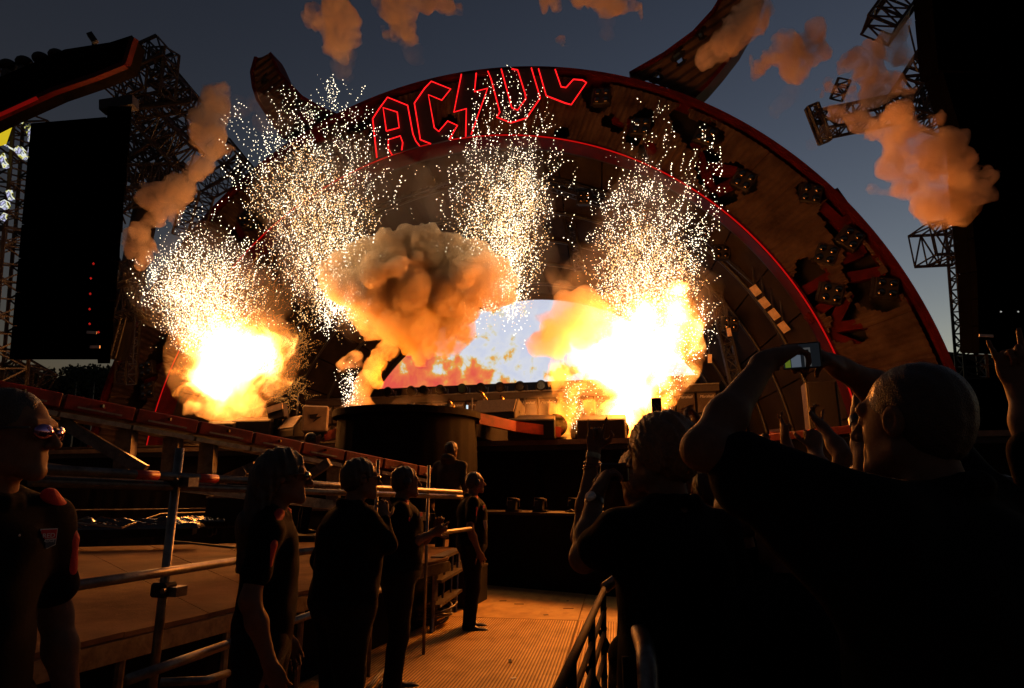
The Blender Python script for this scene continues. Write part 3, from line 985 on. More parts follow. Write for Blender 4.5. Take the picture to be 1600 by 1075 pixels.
# ================================================================== TRUSSES AND TOWERS
def truss(p0, p1, w, n, label, group='lattice trusses round the stage', up=(0, 1, 0), r=.038, name='truss'):
    p0, p1 = Vector(p0), Vector(p1)
    t = thing(name, tuple((p0+p1)/2), label, 'truss', group)
    d = (p1-p0).normalized()
    x = d.cross(Vector(up)).normalized()
    y = x.cross(d)
    cs = [x*(i*w/2)+y*(j*w/2) for i, j in ((-1, -1), (1, -1), (1, 1), (-1, 1))]
    for c in cs:
        MB().beam(p0+c, p1+c, 2*r, 2*r).build('chord', M_truss, t)
    b = MB()
    for i in range(n+1):
        q = p0+(p1-p0)*(i/n)
        for k in range(4):
            b.beam(q+cs[k], q+cs[(k+1) % 4], r, r)
    for i in range(n):
        q0, q1 = p0+(p1-p0)*(i/n), p0+(p1-p0)*((i+1)/n)
        for k in range(4):
            a, c = (k, (k+1) % 4) if i % 2 else ((k+1) % 4, k)
            b.beam(q0+cs[a], q1+cs[c], r, r)
    b.build('bracing', M_truss, t, kind='stuff')
    return t
LT = 24.0
for a, b, d, w, n, lb in (
    ((165, 128), (262, 84), 19, .75, 7, 'dark lattice arm running up right from behind the left banner'),
    ((257, 80), (250, 152), 19, .55, 4, 'short upright lattice at the top corner of the left tower'),
    ((205, 168), (304, 156), 19.5, .45, 7, 'level lattice arm ending in mid air above the left smoke'),
    ((256, 120), (296, 168), 20, .7, 4, 'slanting lattice falling right from the left tower top'),
    ((200, 150), (296, 250), 20.5, .8, 8, 'long lattice falling right behind the upper left smoke puff'),
    ((185, 285), (296, 282), 21, .8, 9, 'level lattice below the falling one on the left tower'),
    ((182, 262), (240, 222), 21.5, .8, 5, 'short lattice between the left speaker tower and the smoke'),
    ((340, 222), (392, 285), 27, .8, 6, 'lattice half hidden behind the left shoulder of the arch'),
    ((318, 296), (380, 262), 28, .7, 5, 'lattice crossing behind the arch below its left shoulder'),
    ((312, 300), (292, 372), 27, .8, 6, 'upright lattice tower between left smoke and the arch'),
    ((214, 425), (158, 452), 22, .7, 5, 'low lattice arm sticking out of the left speaker tower'),
    ((218, 178), (282, 318), 21.8, .7, 8, 'lattice falling steeply right of the left speaker hang'),
    ((205, 240), (300, 196), 22.4, .6, 7, 'lattice rising right behind the upper left smoke'),
    ((196, 330), (262, 268), 22.8, .6, 6, 'lattice rising between the hang and the low smoke puff'),
    ((160, 482), (226, 470), 22, .9, 6, 'lowest lattice arm left of the white sparks'),
    ((205, 470), (196, 600), 25, .5, 8, 'thin upright lattice left of the arch foot'),
    ((15, 360), (-5, 600), 17, .9, 9, 'upright lattice at the left edge of the picture'),
    ((30, 180), (15, 380), 17.5, .9, 9, 'upright lattice behind the yellow screen'),
    ((0, 560), (70, 600), 22, .7, 5, 'lattice low at the left edge above the dark roofs'),
    ((1425, -25), (1372, 48), 18, .8, 5, 'lattice boom entering from the top of the picture on the right'),
    ((1278, 196), (1500, 150), 20, .65, 13, 'long level lattice boom behind the right smoke'),
    ((1400, 165), (1480, 40), 19, .6, 8, 'lattice climbing to the black right tower'),
    ((1420, 160), (1515, 190), 20, .9, 7, 'short thick lattice joining the right tower'),
    ((1450, 130), (1520, 110), 20.5, .9, 6, 'upper thick lattice tucked against the right tower'),
    ((1440, 383), (1500, 380), 20, 1.05, 3, 'square open end of a lattice boom low on the right'),
    ((1499, 330), (1519, 590), 20.5, .62, 15, 'tall upright lattice against the lower right sky'),
    ((1535, 562), (1610, 575), 24, .3, 6, 'small lattice at the foot of the right tower'),
    ((1268, 165), (1290, 222), 20.3, .3, 4, 'stub of lattice at the free end of the long right boom'),
    ((1318, 128), (1308, 152), 20.2, .35, 2, 'little lattice peeking out of smoke above the right boom')):
    truss(PD(*a, d), PD(*b, d), w, n, lb)
for a, b, Y, lb in late_trusses:
    truss(PY(*a, Y), PY(*b, Y), .42, 9, lb, 'dark trusses hung inside the arch', r=.045)
t = thing('mast', tuple(PD(205, 420, 23)), 'thick dark mast leaning behind the lower left smoke puff', 'mast')
MB().tube([PD(229, 325, 23), PD(180, 560, 23)], .42, 14).build('pole', M_truss, t, True)
MB().tube([PD(230, 322, 23), PD(229, 330, 23)], .5, 14).build('collar', M_truss, t, True)
lad = thing('ladder', tuple(PD(180, 530, 22)), 'thin hanging ladder left of the arch foot', 'ladder')
for s_ in (-4, 4):
    MB().tube([PD(200+s_, 470, 22), PD(176+s_, 560, 22)], .035, 6).build('stile', M_truss, lad)
for i in range(13):
    f = (i+.5)/13
    a = PD(196-24*f, 470+90*f, 22); b = PD(204-24*f, 470+90*f, 22)
    MB().tube([a, b], .025, 6).build('rung', M_truss, lad)
for i, (a, b) in enumerate((((187, 325), (196, 350)), ((212, 480), (207, 570)), ((182, 395), (195, 420)), ((1420, 40), (1432, 90)))):
    o = MB().tube([PD(*a, 22), PD(*b, 22)], .03, 6).build('cable', M_truss)
    tag(o, ['thin cable hanging off the left tower by the sky gap', 'straight cable hanging left of the arch foot', 'short cable above the low left lattice arm', 'thin cable below the top right boom'][i], 'cable')
# hand rail on the right tower
rl = thing('hand_rail', tuple(PD(1444, 70, 18.5)), 'slanting hand rail on the outside of the right tower', 'railing')
for k in range(3):
    MB().tube([PD(1426+4*k, 92+9*k, 18.5), PD(1461+4*k, 49+9*k, 18.5)], .03, 6).build('rail', M_truss, rl)
for k in range(5):
    MB().tube([PD(1426+9*k, 92-11*k, 18.5), PD(1434+9*k, 112-11*k, 18.5)], .03, 6).build('post', M_truss, rl)

# ------------------------------------------------------------------ black towers left and right with speaker hangs
def cab_mesh(w, d, h):
    return MB().box((0, 0, 0), (w, d, h))
M_panel = mat('flat_black_panel', (.0012, .0012, .0012), 1.0, 0, .3, 2, spec=0)
def slab(poly, d, depth, name, label, cat, seams, m=None):
    t = thing(name, tuple(PD(*poly[0], d)), label, cat)
    a, b, c, e = [PD(x, y, d) for x, y in poly]
    nx, ny = seams
    nrm = (b-a).cross(e-a).normalized()
    if nrm.dot(ray(*poly[0])) < 0: nrm = -nrm
    for i in range(nx):
        for j in range(ny):
            def q(u, v): return (a*(1-u)+b*u)*(1-v)+(e*(1-u)+c*u)*v
            g_ = .012
            u0, u1, v0, v1 = i/nx+g_/nx, (i+1)/nx-g_/nx, j/ny+g_/ny, (j+1)/ny-g_/ny
            MB().prism([q(u0, v0), q(u1, v0), q(u1, v1), q(u0, v1)], nrm*(depth*random.uniform(.9, 1))).build('panel', m or M_panel, t)
    MB().prism([a*.998+b*.001+e*.001+nrm*depth*.3, b+nrm*depth*.3, c+nrm*depth*.3, e+nrm*depth*.3], nrm*depth*.5).build('core', m or M_panel, t)
    return t
slab([(48, 192), (165, 182), (150, 562), (14, 562)], 13.0, .5, 'side_screen', 'big unlit black side screen on the left tower', 'screen', (4, 7))
hangp = thing('line_array', tuple(PD(185, 200, 12.6)), 'tall black hang of loudspeakers beside the left side screen', 'loudspeaker')
for i in range(13):
    f0, f1 = i/13, (i+1)/13
    y0, y1 = 166+396*f0, 166+396*f1-2.5
    xl0, xl1 = 168-16*f0, 168-16*f1
    xr0, xr1 = 206-34*f0, 206-34*f1+2*(i % 2)
    MB().prism([PD(xl0, y0, 12.6), PD(xr0, y0, 12.6), PD(xr1, y1, 12.6), PD(xl1, y1, 12.6)], (AWAY*.9-RIGHT*.55)*.6).build('speaker_box', M_panel, hangp)
MB().beam(PD(160, 168, 12.9), PD(212, 160, 12.9), .22, .22).build('hanging_frame', M_truss, hangp)
M_redlamp = glow('tiny_red_lamp', (1, .03, .02), .35, False)
for i, (px, py) in enumerate(((146, 412), (142, 435), (141, 459), (140, 483), (140, 506), (154, 519))):
    o = MB().octa(PD(px, py, 12.5), .028).build('indicator_lamp', M_redlamp)
    tag(o, ['topmost', 'second', 'third', 'fourth', 'fifth', 'lowest'][i]+' tiny red indicator lamp in the column on the left tower', 'indicator', 'red indicator lamps on the left tower')
for i, (a, b) in enumerate((((136, 519), (151, 520)), ((141, 542), (156, 542)))):
    o = MB().beam(PD(*a, 12.4), PD(*b, 12.4), .03, .05).build('label_strip', mat('pale_strip', (.6, .6, .58), .5)); tag(o, ['upper', 'lower'][i]+' short pale strip near the foot of the left speaker hang', 'strip')
# header banner
ban = thing('header_banner', tuple(PD(90, 130, 11.5)), 'rust coloured header board with red edging above the left tower', 'banner')
poly = [(-40, 140), (0, 120), (101, 77), (172, 66), (206, 55), (210, 60), (197, 100), (153, 118), (86, 141), (0, 180), (-40, 200)]
MB().prism([PD(x, y, 11.5) for x, y in poly], AWAY*.35).build('board', mat('dark_rust_board', (.006, .005, .004), .95, 0, .4, 1.2, .3, 12, spec=0), ban)
red = MB()
for a, b in (((-40, 201), (0, 181)), ((0, 181), (86, 142)), ((86, 142), (153, 119)), ((153, 119), (197, 101)), ((197, 101), (210, 60))):
    red.beam(PD(*a, 11.45), PD(*b, 11.45), .10, .10, (0, 1, 0))
red.build('edging', M_redarch, ban)
MB().beam(PD(-8, 183, 11.38), PD(58, 153, 11.38), .035, .05, (0, 1, 0)).build('edge_light', glow('dim_red_edge_light', (1, .02, .015), .12), ban)
for i, (px, py) in enumerate(((-14, 112), (12, 107), (37, 102), (63, 96), (88, 91))):
    c = PD(px, py, 11.7)
    t = thing('flood_lamp', tuple(c), ['first', 'second', 'third', 'fourth', 'fifth'][i]+' round dark flood lamp from the left on top of the header board', 'flood lamp', 'dark flood lamps on the header board')
    MB().ball(c+Vector((0, 0, .06)), (.15, .14, .11), 14, 8).build('housing', M_black, t, True)
    MB().beam(c+Vector((0, 0, -.25)), c+Vector((0, 0, .0)), .12, .12).build('bracket', M_truss, t)
t = thing('lamp_box', tuple(PD(117, 80, 11.7)), 'long dark lamp box on the header board', 'lamp')
MB().prism([PD(x, y, 11.7) for x, y in ((102, 78), (131, 73), (132, 82), (102, 88))], AWAY*.3).build('housing', M_black, t)
MB().beam(PD(117, 78, 11.8), PD(117, 92, 11.8), .1, .1).build('bracket', M_truss, t)
t = thing('spot_lamp', tuple(PD(145, 62, 11.7)), 'small tilted spot lamp standing on the header board', 'lamp')
MB().beam(PD(140, 53, 11.7), PD(149, 66, 11.7), .1, .1).build('barrel', M_black, t)
MB().beam(PD(147, 64, 11.75), PD(148, 74, 11.75), .06, .06).build('bracket', M_truss, t)
# lit picture screen peeping in at the left edge, its light on the lattice put in as glowing strips
ys = thing('picture_screen', tuple(PD(0, 205, 16)), 'yellow corner of a lit screen at the left edge', 'screen')
MB().prism([PD(x, y, 16) for x, y in ((-60, 205), (14, 196), (5, 222), (-60, 240))], AWAY*.1).build('picture', glow('yellow_screen', (.85, .62, .02), .75), ys)
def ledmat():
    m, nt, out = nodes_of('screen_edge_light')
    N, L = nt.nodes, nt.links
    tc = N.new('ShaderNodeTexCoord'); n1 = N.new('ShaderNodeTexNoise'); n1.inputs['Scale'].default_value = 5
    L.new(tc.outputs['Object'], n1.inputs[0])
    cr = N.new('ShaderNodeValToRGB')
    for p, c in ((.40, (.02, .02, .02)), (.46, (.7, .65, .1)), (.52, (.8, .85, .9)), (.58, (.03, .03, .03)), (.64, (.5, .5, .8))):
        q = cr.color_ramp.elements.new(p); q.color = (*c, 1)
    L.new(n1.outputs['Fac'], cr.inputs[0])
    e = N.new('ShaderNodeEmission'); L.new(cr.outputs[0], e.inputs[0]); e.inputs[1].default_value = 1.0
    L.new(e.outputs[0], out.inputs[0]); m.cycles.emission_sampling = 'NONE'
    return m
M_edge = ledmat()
for i, (a, b, w, lb) in enumerate((((8, 178), (35, 192), .05, 'pale glowing strip under the header board'), ((0, 222), (23, 235), .04, 'thin glowing strip below the yellow screen'), ((61, 193), (60, 212), .10, 'bright white lit bar right of the yellow screen'),
                                   ((54, 224), (46, 245), .12, 'yellow lit bar below the white one'), ((42, 198), (57, 240), .08, 'flickering glow strip along a lattice brace inside the left tower'), ((28, 232), (40, 246), .16, 'mottled lit patch low in the left tower'),
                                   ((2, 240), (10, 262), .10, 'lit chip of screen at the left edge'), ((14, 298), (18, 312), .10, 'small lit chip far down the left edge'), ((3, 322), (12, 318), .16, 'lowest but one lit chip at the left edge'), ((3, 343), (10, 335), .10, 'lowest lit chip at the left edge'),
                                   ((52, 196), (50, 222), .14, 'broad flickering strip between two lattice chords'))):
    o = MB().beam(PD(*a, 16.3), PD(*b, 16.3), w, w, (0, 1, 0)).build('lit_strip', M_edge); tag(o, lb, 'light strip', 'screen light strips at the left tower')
# right tower: stacked black panels with stepped edge
slab([(1452, -40), (1700, -40), (1700, 120), (1466, 110)], 12.5, .6, 'tower_block', 'topmost black block of the right tower', 'tower', (5, 3))
slab([(1472, 110), (1700, 118), (1700, 214), (1503, 212)], 12.6, .6, 'tower_block', 'second black block of the right tower above the biggest smoke', 'tower', (5, 2))
slab([(1508, 214), (1700, 214), (1700, 422), (1526, 424)], 12.6, .6, 'tower_block', 'third black block of the right tower behind the biggest smoke', 'tower', (4, 4))
slab([(1526, 424), (1700, 420), (1700, 560), (1530, 552)], 12.7, .6, 'tower_block', 'lowest black block of the right tower above the raised hand', 'tower', (4, 3))
for i, (px, py) in enumerate(((1564, 487), (1591, 487))):
    o = MB().octa(PD(px, py, 12.3), .02).build('indicator_lamp', glow('tiny_white_lamp', (.7, .7, .65), .5, False)); tag(o, ['left', 'right'][i]+' tiny white lamp of the pair on the right tower', 'indicator')
for a, b in (((1530, 524), (1552, 525)),):
    o = MB().beam(PD(*a, 12.3), PD(*b, 12.3), .02, .05).build('label_strip', mat('pale_strip', (.6, .6, .58), .5)); tag(o, 'broken pale strip low on the right tower', 'strip')
# dark roofs and trees on the skyline
def block(poly, d, depth, name, label, cat, m=M_panel):
    a = [PD(x, y, d) for x, y in poly]
    t = thing(name, tuple(a[0]), label, cat)
    MB().prism(a, AWAY*depth).build('wall', m, t)
    top = max(range(len(poly)), key=lambda i: -poly[i][1])
    MB().beam(a[0]-AWAY*.1, a[1]-AWAY*.1, .4, .3).build('eave', M_black, t)
    return t
block([(-60, 575), (60, 598), (62, 760), (-60, 760)], 42, 6, 'low_building', 'dark low building at the left edge of the skyline', 'building')
block([(60, 606), (140, 580), (215, 612), (215, 760), (60, 760)], 44, 6, 'marquee', 'dark tent roof between the left tower and the arch', 'tent')
block([(1460, 552), (1720, 584), (1720, 760), (1460, 760)], 46, 8, 'grandstand', 'dark sloping grandstand roof right of the arch', 'grandstand')
M_leaf = mat('dark_leaves', (.03, .045, .02), .7, 0, .5, 2)
def tree(px, py, d, h, lb):
    b = PD(px, py, d); zt_ = b.z
    t = thing('tree', (b.x, b.y, 0), lb, 'tree', 'trees on the left skyline')
    MB().tube([(b.x, b.y, 0), (b.x+.1, b.y, zt_*.5), (b.x, b.y, zt_*.9)], [.35, .25, .06], 8).build('trunk', M_truss, t)
    rng = random.Random(int(px))
    vs, fs = [], []
    for k in range(900):
        a, r = rng.uniform(0, 6.28), h*.55*rng.random()**.5
        c = Vector((b.x+r*math.cos(a), b.y+r*math.sin(a), zt_-h*.1-abs(rng.gauss(0, .35))*h*(.4+r/h)))
        u = Vector((rng.gauss(0, 1), rng.gauss(0, 1), rng.gauss(0, 1))).normalized(); w = u.orthogonal().normalized()
        s_ = h*.045
        n_ = len(vs); vs += [c-u*s_, c+w*s_*.5, c+u*s_, c-w*s_*.5]; fs.append((n_, n_+1, n_+2, n_+3))
    MB().add(vs, fs).build('crown', M_leaf, t, kind='stuff')
tree(150, 568, 38, 2.6, 'dark bushy tree top at the foot of the left tower'); tree(122, 572, 39, 1.6, 'small tree top left of the bigger one'); tree(172, 574, 40, 1.8, 'tree top between the bushy tree and the arch'); tree(40, 566, 36, 3.2, 'broad tree top under the left side screen')

# ================================================================== LEFT OF THE AISLE
DZ = .80
pl = thing('side_platform', tuple(PZ(281, 966, 0)), 'long low timber platform behind the scaffold rail', 'platform')
A_, B_, C_, D_ = PZ(-260, 1092, DZ), PZ(700, 872, DZ), PZ(717, 842, DZ), PZ(-260, 862, DZ)
M_ply = mat('worn_plywood', (.15, .095, .055), .8, 0, .4, 1.6, .35, 50, var2=(.07, .042, .024), spec=.04)
NS = 9
for i in range(NS):
    f0, f1 = i/NS+.0004, (i+1)/NS-.0004
    q = [A_.lerp(B_, f0), A_.lerp(B_, f1), D_.lerp(C_, f1), D_.lerp(C_, f0)]
    MB().prism([p+Vector((0, 0, random.uniform(-.004, .004))) for p in q], (0, 0, -.03)).build('plank', M_ply, pl)
ef = MB(); ef.beam(A_+Vector((0, 0, -.09)), B_+Vector((0, 0, -.09)), .05, .11); ef.build('edge_beam', M_steel, pl)
MB().prism([A_.lerp(B_, .0)+AWAY*.25+Vector((0, 0, -.12)), B_+AWAY*.2+RIGHT*-.2+Vector((0, 0, -.12)), C_+RIGHT*-.2+Vector((0, 0, -.12)), D_+Vector((0, 0, -.12))], (0, 0, -.70)).build('underframe', M_cloth, pl)
for i in range(7):
    p = A_.lerp(B_, (i+.5)/7)+AWAY*.06
    MB().tube([(p.x, p.y, 0), (p.x, p.y, DZ-.04)], .03, 8).build('leg', M_steel, pl)
    MB().box((p.x, p.y, .01), (.16, .16, .02)).build('base_plate', M_steel, pl)

# scaffold rail fence
def PF(px, py, d): return PD(px, py, d*(.70+.027*d))
fen = thing('scaffold_fence', tuple(PZ(250, 1100, 0)), 'galvanised scaffold tube fence along the left of the aisle with red tape bands', 'fence')
def rail(a, b, name='rail', r=.0242): return MB().tube([a, b], r, 14).build(name, M_steel, fen, True)
r0a, r0b = PF(20, 731, 3.5), PF(720, 769, 7.9)
rail(r0a, r0b)
rail(r0a+AWAY*.12+Vector((0, 0, -.055)), r0b+AWAY*.12+Vector((0, 0, -.055)))
rail(PF(40, 927, 3.3), PF(372, 876, 4.9)); rail(PF(372, 876, 4.9), PF(735, 826, 7.9))
rail(PF(200, 1062, 3.6), PF(352, 1008, 4.3)); rail(PF(352, 1008, 4.3), PF(600, 920, 6.4))
MB().tube([PF(250, 1066, 3.9), PF(322, 1063, 4.0), PF(356, 1052, 4.2)], .02, 10).build('foot_rail', M_steel, fen, True)
for i, (px, py, d) in enumerate(((276, 745, 4.42), (589, 762, 6.6), (669, 766, 7.3))):
    p = PF(px, py, d)
    top = .16 if i == 0 else .25
    MB().tube([(p.x, p.y, 0), (p.x, p.y, p.z+top)], .0242 if i == 0 else .016, 14).build('post', M_steel, fen, True)
    MB().box((p.x, p.y, .01), (.15, .15, .02)).build('base_plate', M_steel, fen)
    if i == 0:
        for z in (p.z-.02, p.z-.60):
            c = Vector((p.x, p.y, z))
            k_ = MB().box(c, (.10, .10, .075)).build('clamp', M_black, fen, bevel=.012)
            MB().tube([c+RIGHT*.03-AWAY*.07, c+RIGHT*.03-AWAY*.04], .014, 6).build('bolt', M_steel, k_)
            MB().box(c+RIGHT*.075+Vector((0, 0, -.01)), (.06, .08, .05)).build('jaw', M_steel, k_)
for f in ((.255), (.415)):
    c = r0a.lerp(r0b, f*.55); d = (r0b-r0a).normalized()
    MB().tube([c-d*.07, c+d*.07], .0252, 14).build('red_tape', mat('red_tape', (.35, .015, .012), .45), fen, True)

# red trussed gantry behind
gan = thing('red_gantry', tuple(PD(300, 700, 7.4)), 'red topped steel gantry running from the left edge down to the round platform', 'gantry')
G0, G1 = PD(-40, 603, 5.9), PD(692, 744, 10.3)
gd = (G1-G0).normalized()
gup = gd.cross(Vector((0, 0, 1))).cross(gd).normalized()
NSG = 9
for i in range(NSG):
    a, b = G0.lerp(G1, i/NSG)+gd*.012, G0.lerp(G1, (i+1)/NSG)-gd*.012
    seg = MB().beam(a, b, .30, .15).build('red_beam', M_red, gan, bevel=.012)
    fr = -gd.cross(gup).normalized()
    if fr.dot(ray(300, 690)) > 0: fr = -fr
    MB().beam(a+fr*.152+gd*.12-gup*.035, b+fr*.152-gd*.12-gup*.035, .012, .018).build('slot', M_steel, seg)
    m_ = (a+b)/2
    MB().box(m_+fr*.155+gup*.02, (.05, .02, .03)).build('bolt', M_chrome, seg)
    MB().beam(a-gup*.13, b-gup*.13, .26, .05).build('under_plate', M_steel, gan)
for px in (205, 276, 331, 430, 525, 610):
    f = (px+40)/732.0
    f = f*5.9/(10.3-(10.3-5.9)*f)*1.0 if False else f
    # fraction along the beam that projects to this column
    lo_, hi_ = 0., 1.
    for _ in range(30):
        md = (lo_+hi_)/2
        if project(G0.lerp(G1, md))[0] < px: lo_ = md
        else: hi_ = md
    c = G0.lerp(G1, lo_)
    MB().beam(c-gup*.15, c-Vector((0, 0, .62)), .17, .12, AWAY).build('post', M_steel, gan)
MB().beam(G0-Vector((0, 0, .66)), G1-Vector((0, 0, .66)), .1, .12).build('lower_chord', M_steel, gan)
for a, b, d in (((95, 658), (226, 735), 6.4), ((385, 735), (365, 750), 7.6), ((470, 752), (515, 722), 8.3), ((345, 752), (400, 728), 7.7)):
    MB().beam(PD(*a, d), PD(*b, d), .08, .11).build('brace', M_steel, gan)
for f in (.0, .965):
    c = G0.lerp(G1, f)
    MB().beam(c-Vector((0, 0, .6)), (c.x, c.y, 0), .18, .18, AWAY).build('leg', M_black, gan)

# dark cases and crumpled sheet at the back of the platform
fc_ = thing('flight_case', tuple(PZ(330, 838, DZ)), 'dark flight case on casters at the back of the platform', 'flight case')
c0 = PZ(345, 838, DZ)
ax_ = (C_-D_).normalized(); ay_ = Vector((-ax_.y, ax_.x, 0))
M3 = Matrix((ax_, ay_, Vector((0, 0, 1)))).transposed()
MB().box(c0+Vector((0, 0, .42))+ax_*.55, (1.6, .7, .50), M3).build('case', M_black, fc_, bevel=.02)
MB().box(c0+Vector((0, 0, .69))+ax_*.55, (1.62, .72, .04), M3).build('lid_edge', M_steel, fc_)
for dx in (-.15, 1.25):
    for dy in (-.25, .25):
        q = c0+ax_*dx+ay_*dy+Vector((0, 0, .085))
        cs = MB().tube([q-ax_*.03, q+ax_*.03], .075, 14).build('caster', M_black, fc_, True)
        MB().box(q+Vector((0, 0, .075)), (.08, .08, .02), M3).build('fork', M_steel, cs)
lb_ = thing('low_wall', tuple(PZ(150, 845, DZ)), 'low black wall closing the back of the platform', 'wall')
w0, w1 = PZ(-260, 862, DZ), PZ(300, 836, DZ)
MB().prism([w0, w1, w1+ay_*.5, w0+ay_*.5], (0, 0, .25)).build('body', M_cloth, lb_)
MB().prism([w0+Vector((0, 0, .253)), w1+Vector((0, 0, .253)), w1+ay_*.5+Vector((0, 0, .253)), w0+ay_*.5+Vector((0, 0, .253))], (0, 0, .02)).build('cap', M_black, lb_)
def sheet(c, sx, sy, hgt, label, seed):
    nx_, ny_ = 70, 40
    vs, fs = [], []
    for j in range(ny_+1):
        for i in range(nx_+1):
            u, v = i/nx_-.5, j/ny_-.5
            e = max(0, 1-max(abs(u), abs(v))*2)**.3
            p = (u*9+seed, v*5, seed)
            z = hgt*e*(.35+.9*abs(mnoise.noise((p[0]*.5, p[1]*.6, seed)))+.5*abs(mnoise.noise((p[0]*1.7, p[1]*1.9, seed)))+.25*abs(mnoise.noise((p[0]*4, p[1]*4, seed))))
            vs.append(c+ax_*(u*sx)+ay_*(v*sy)+Vector((0, 0, z)))
    for j in range(ny_):
        for i in range(nx_):
            a = j*(nx_+1)+i; fs.append((a, a+1, a+nx_+2, a+nx_+1))
    o = MB().add(vs, fs).build('plastic_sheet', mat('black_plastic_sheet', (.02, .016, .012), .16, 0, .2, 6, .15, 30, spec=.9), None, True)
    tag(o, label, 'sheet')
wc = PZ(175, 826, DZ+.28)
sheet(wc, 2.3, .55, .17, 'crumpled glossy black plastic sheet glinting on the low wall', 3.3)
sheet(PZ(300, 815, DZ+.28)+ay_*.1, 1.1, .5, .12, 'smaller crumpled sheet right of the scaffold post', 8.1)
o = MB().tube([PZ(100, 797, 1.22), PZ(360, 794, 1.22)], .012, 8).build('taut_wire', M_steel); tag(o, 'taut bright wire above the crumpled sheet', 'wire')
o = MB().tube([PZ(100, 815, 1.18), PZ(190, 825, 1.15), PZ(250, 803, 1.2), PZ(330, 800, 1.2)], .012, 8).build('loose_wire', M_steel); tag(o, 'slack bright wire dipping over the sheet', 'wire')
o = MB().tube([PZ(270, 846, DZ+.01), PZ(310, 850, DZ+.01), PZ(368, 856, DZ+.01)], .02, 8).build('deck_cable', M_black); tag(o, 'black cable lying on the timber platform', 'cable')

# steps at the end of the platform
stp = thing('metal_steps', tuple(PZ(700, 905, 0)), 'small tubular metal steps at the end of the timber platform', 'steps')
s0 = PZ(683, 872, .80); s1 = PZ(717, 858, .80)
for k, z in enumerate((.80, .55, .30)):
    off = -AWAY*(.14*k)
    a, b = s0+off, s1+off
    a = Vector((a.x, a.y, z)); b = Vector((b.x, b.y, z))
    MB().beam(a, b, .16, .035).build('tread', M_steel, stp)
    if k < 2:
        for f in (.05, .35, .7, .98):
            c = a.lerp(b, f)
            MB().tube([c, c-Vector((0, 0, .25))-AWAY*.1], .015, 8).build('strut', M_steel, stp)
for f in (0, 1):
    c = s0.lerp(s1, f)
    MB().tube([(c.x, c.y, .8), (c.x-AWAY.x*.42, c.y-AWAY.y*.42, .02)], .022, 10).build('stringer', M_steel, stp)
    MB().tube([(c.x, c.y, .8), (c.x, c.y, 0)], .02, 10).build('leg', M_steel, stp)
MB().tube([PZ(672, 902, .35), PZ(708, 886, .4), PZ(717, 870, .5)], .022, 10).build('hand_rail', M_steel, stp, True)
# a coil of cable and a loom along the platform
coil = MB()
cc = PZ(672, 975, .05)
for k in range(9):
    r_ = .19+.028*(k % 4)
    z_ = .06+.02*k
    off = RIGHT*random.uniform(-.03, .03)+AWAY*random.uniform(-.03, .03)
    coil.tube([cc+off+Vector((r_*math.cos(a), r_*1.25*math.sin(a), z_+.03*math.sin(a*2+k))) for a in [2*math.pi*i/28 for i in range(30)]], .013, 6)
tag(coil.build('cable_coil', mat('dull_cable', (.05, .04, .035), .4, 0, .3, 20, spec=.7), None, True), 'coiled black cable dumped by the shoe of a guard', 'cable')
hp = MB()
for k in range(7):
    x0 = k*5
    hp.tube([PZ(556+x0, 1090, .03+.015*(k % 3)), PZ(590+x0*.8, 1050, .03+.015*(k % 3)), PZ(628+x0*.6, 1018, .03+.012*(k % 2)), PZ(665+x0*.3, 992, .03)], .012, 6)
tag(hp.build('cable_loom', mat('dull_cable', (.05, .04, .035), .4), None, True), 'flat loom of cables running along the floor to the coil', 'cable')

# pit platform clutter: floor lamps and cables
for i, (px, lb) in enumerate(((790, 'left small floor lamp on the pit platform'), (845, 'middle small floor lamp on the pit platform'), (898, 'right small floor lamp on the pit platform beside the raised arm'))):
    p = pit_pt(px, 800, PITTOP)
    t = thing('floor_lamp', tuple(p), lb, 'floor lamp', 'floor lamps on the pit platform')
    MB().box(p+Vector((0, 0, .015)), (.24, .22, .03)).build('base', M_black, t)
    MB().box(p+Vector((-.03, 0, .11)), (.15, .16, .16)).build('body', M_black, t, bevel=.012)
    MB().box(p+Vector((.02, 0, .205)), (.15, .15, .04), Matrix.Rotation(.18, 3, 'Y')).build('head', M_black, t, bevel=.008)
    MB().tube([p+Vector((-.10, -.08, .10)), p+Vector((-.09, -.08, .235)), p+Vector((.07, -.08, .235)), p+Vector((.085, -.08, .19)), p+Vector((.115, -.08, .185)), p+Vector((.12, -.08, .08))], .006, 6).build('handle', M_steel, t)
M_pcab = mat('dull_cable', (.05, .04, .035), .4)
for i, (a, b, lb) in enumerate(((765, 800, 'loose cable left of the first pit lamp'), (800, 845, 'loose cable between the two left pit lamps'), (840, 880, 'knotted cable in front of the middle pit lamp'), (870, 915, 'loose cable at the right end of the pit lamps'))):
    pts = []
    for k in range(18):
        f = k/17
        p = pit_pt(a+(b-a)*f+random.uniform(-3, 3), 806, PITTOP+.015)
        pts.append(p+pn*random.uniform(-.12, .12)+Vector((0, 0, random.uniform(0, .03))))
    tag(MB().tube(pts, .012, 6).build('pit_cable', M_pcab, None, True), lb, 'cable', 'loose cables on the pit platform')

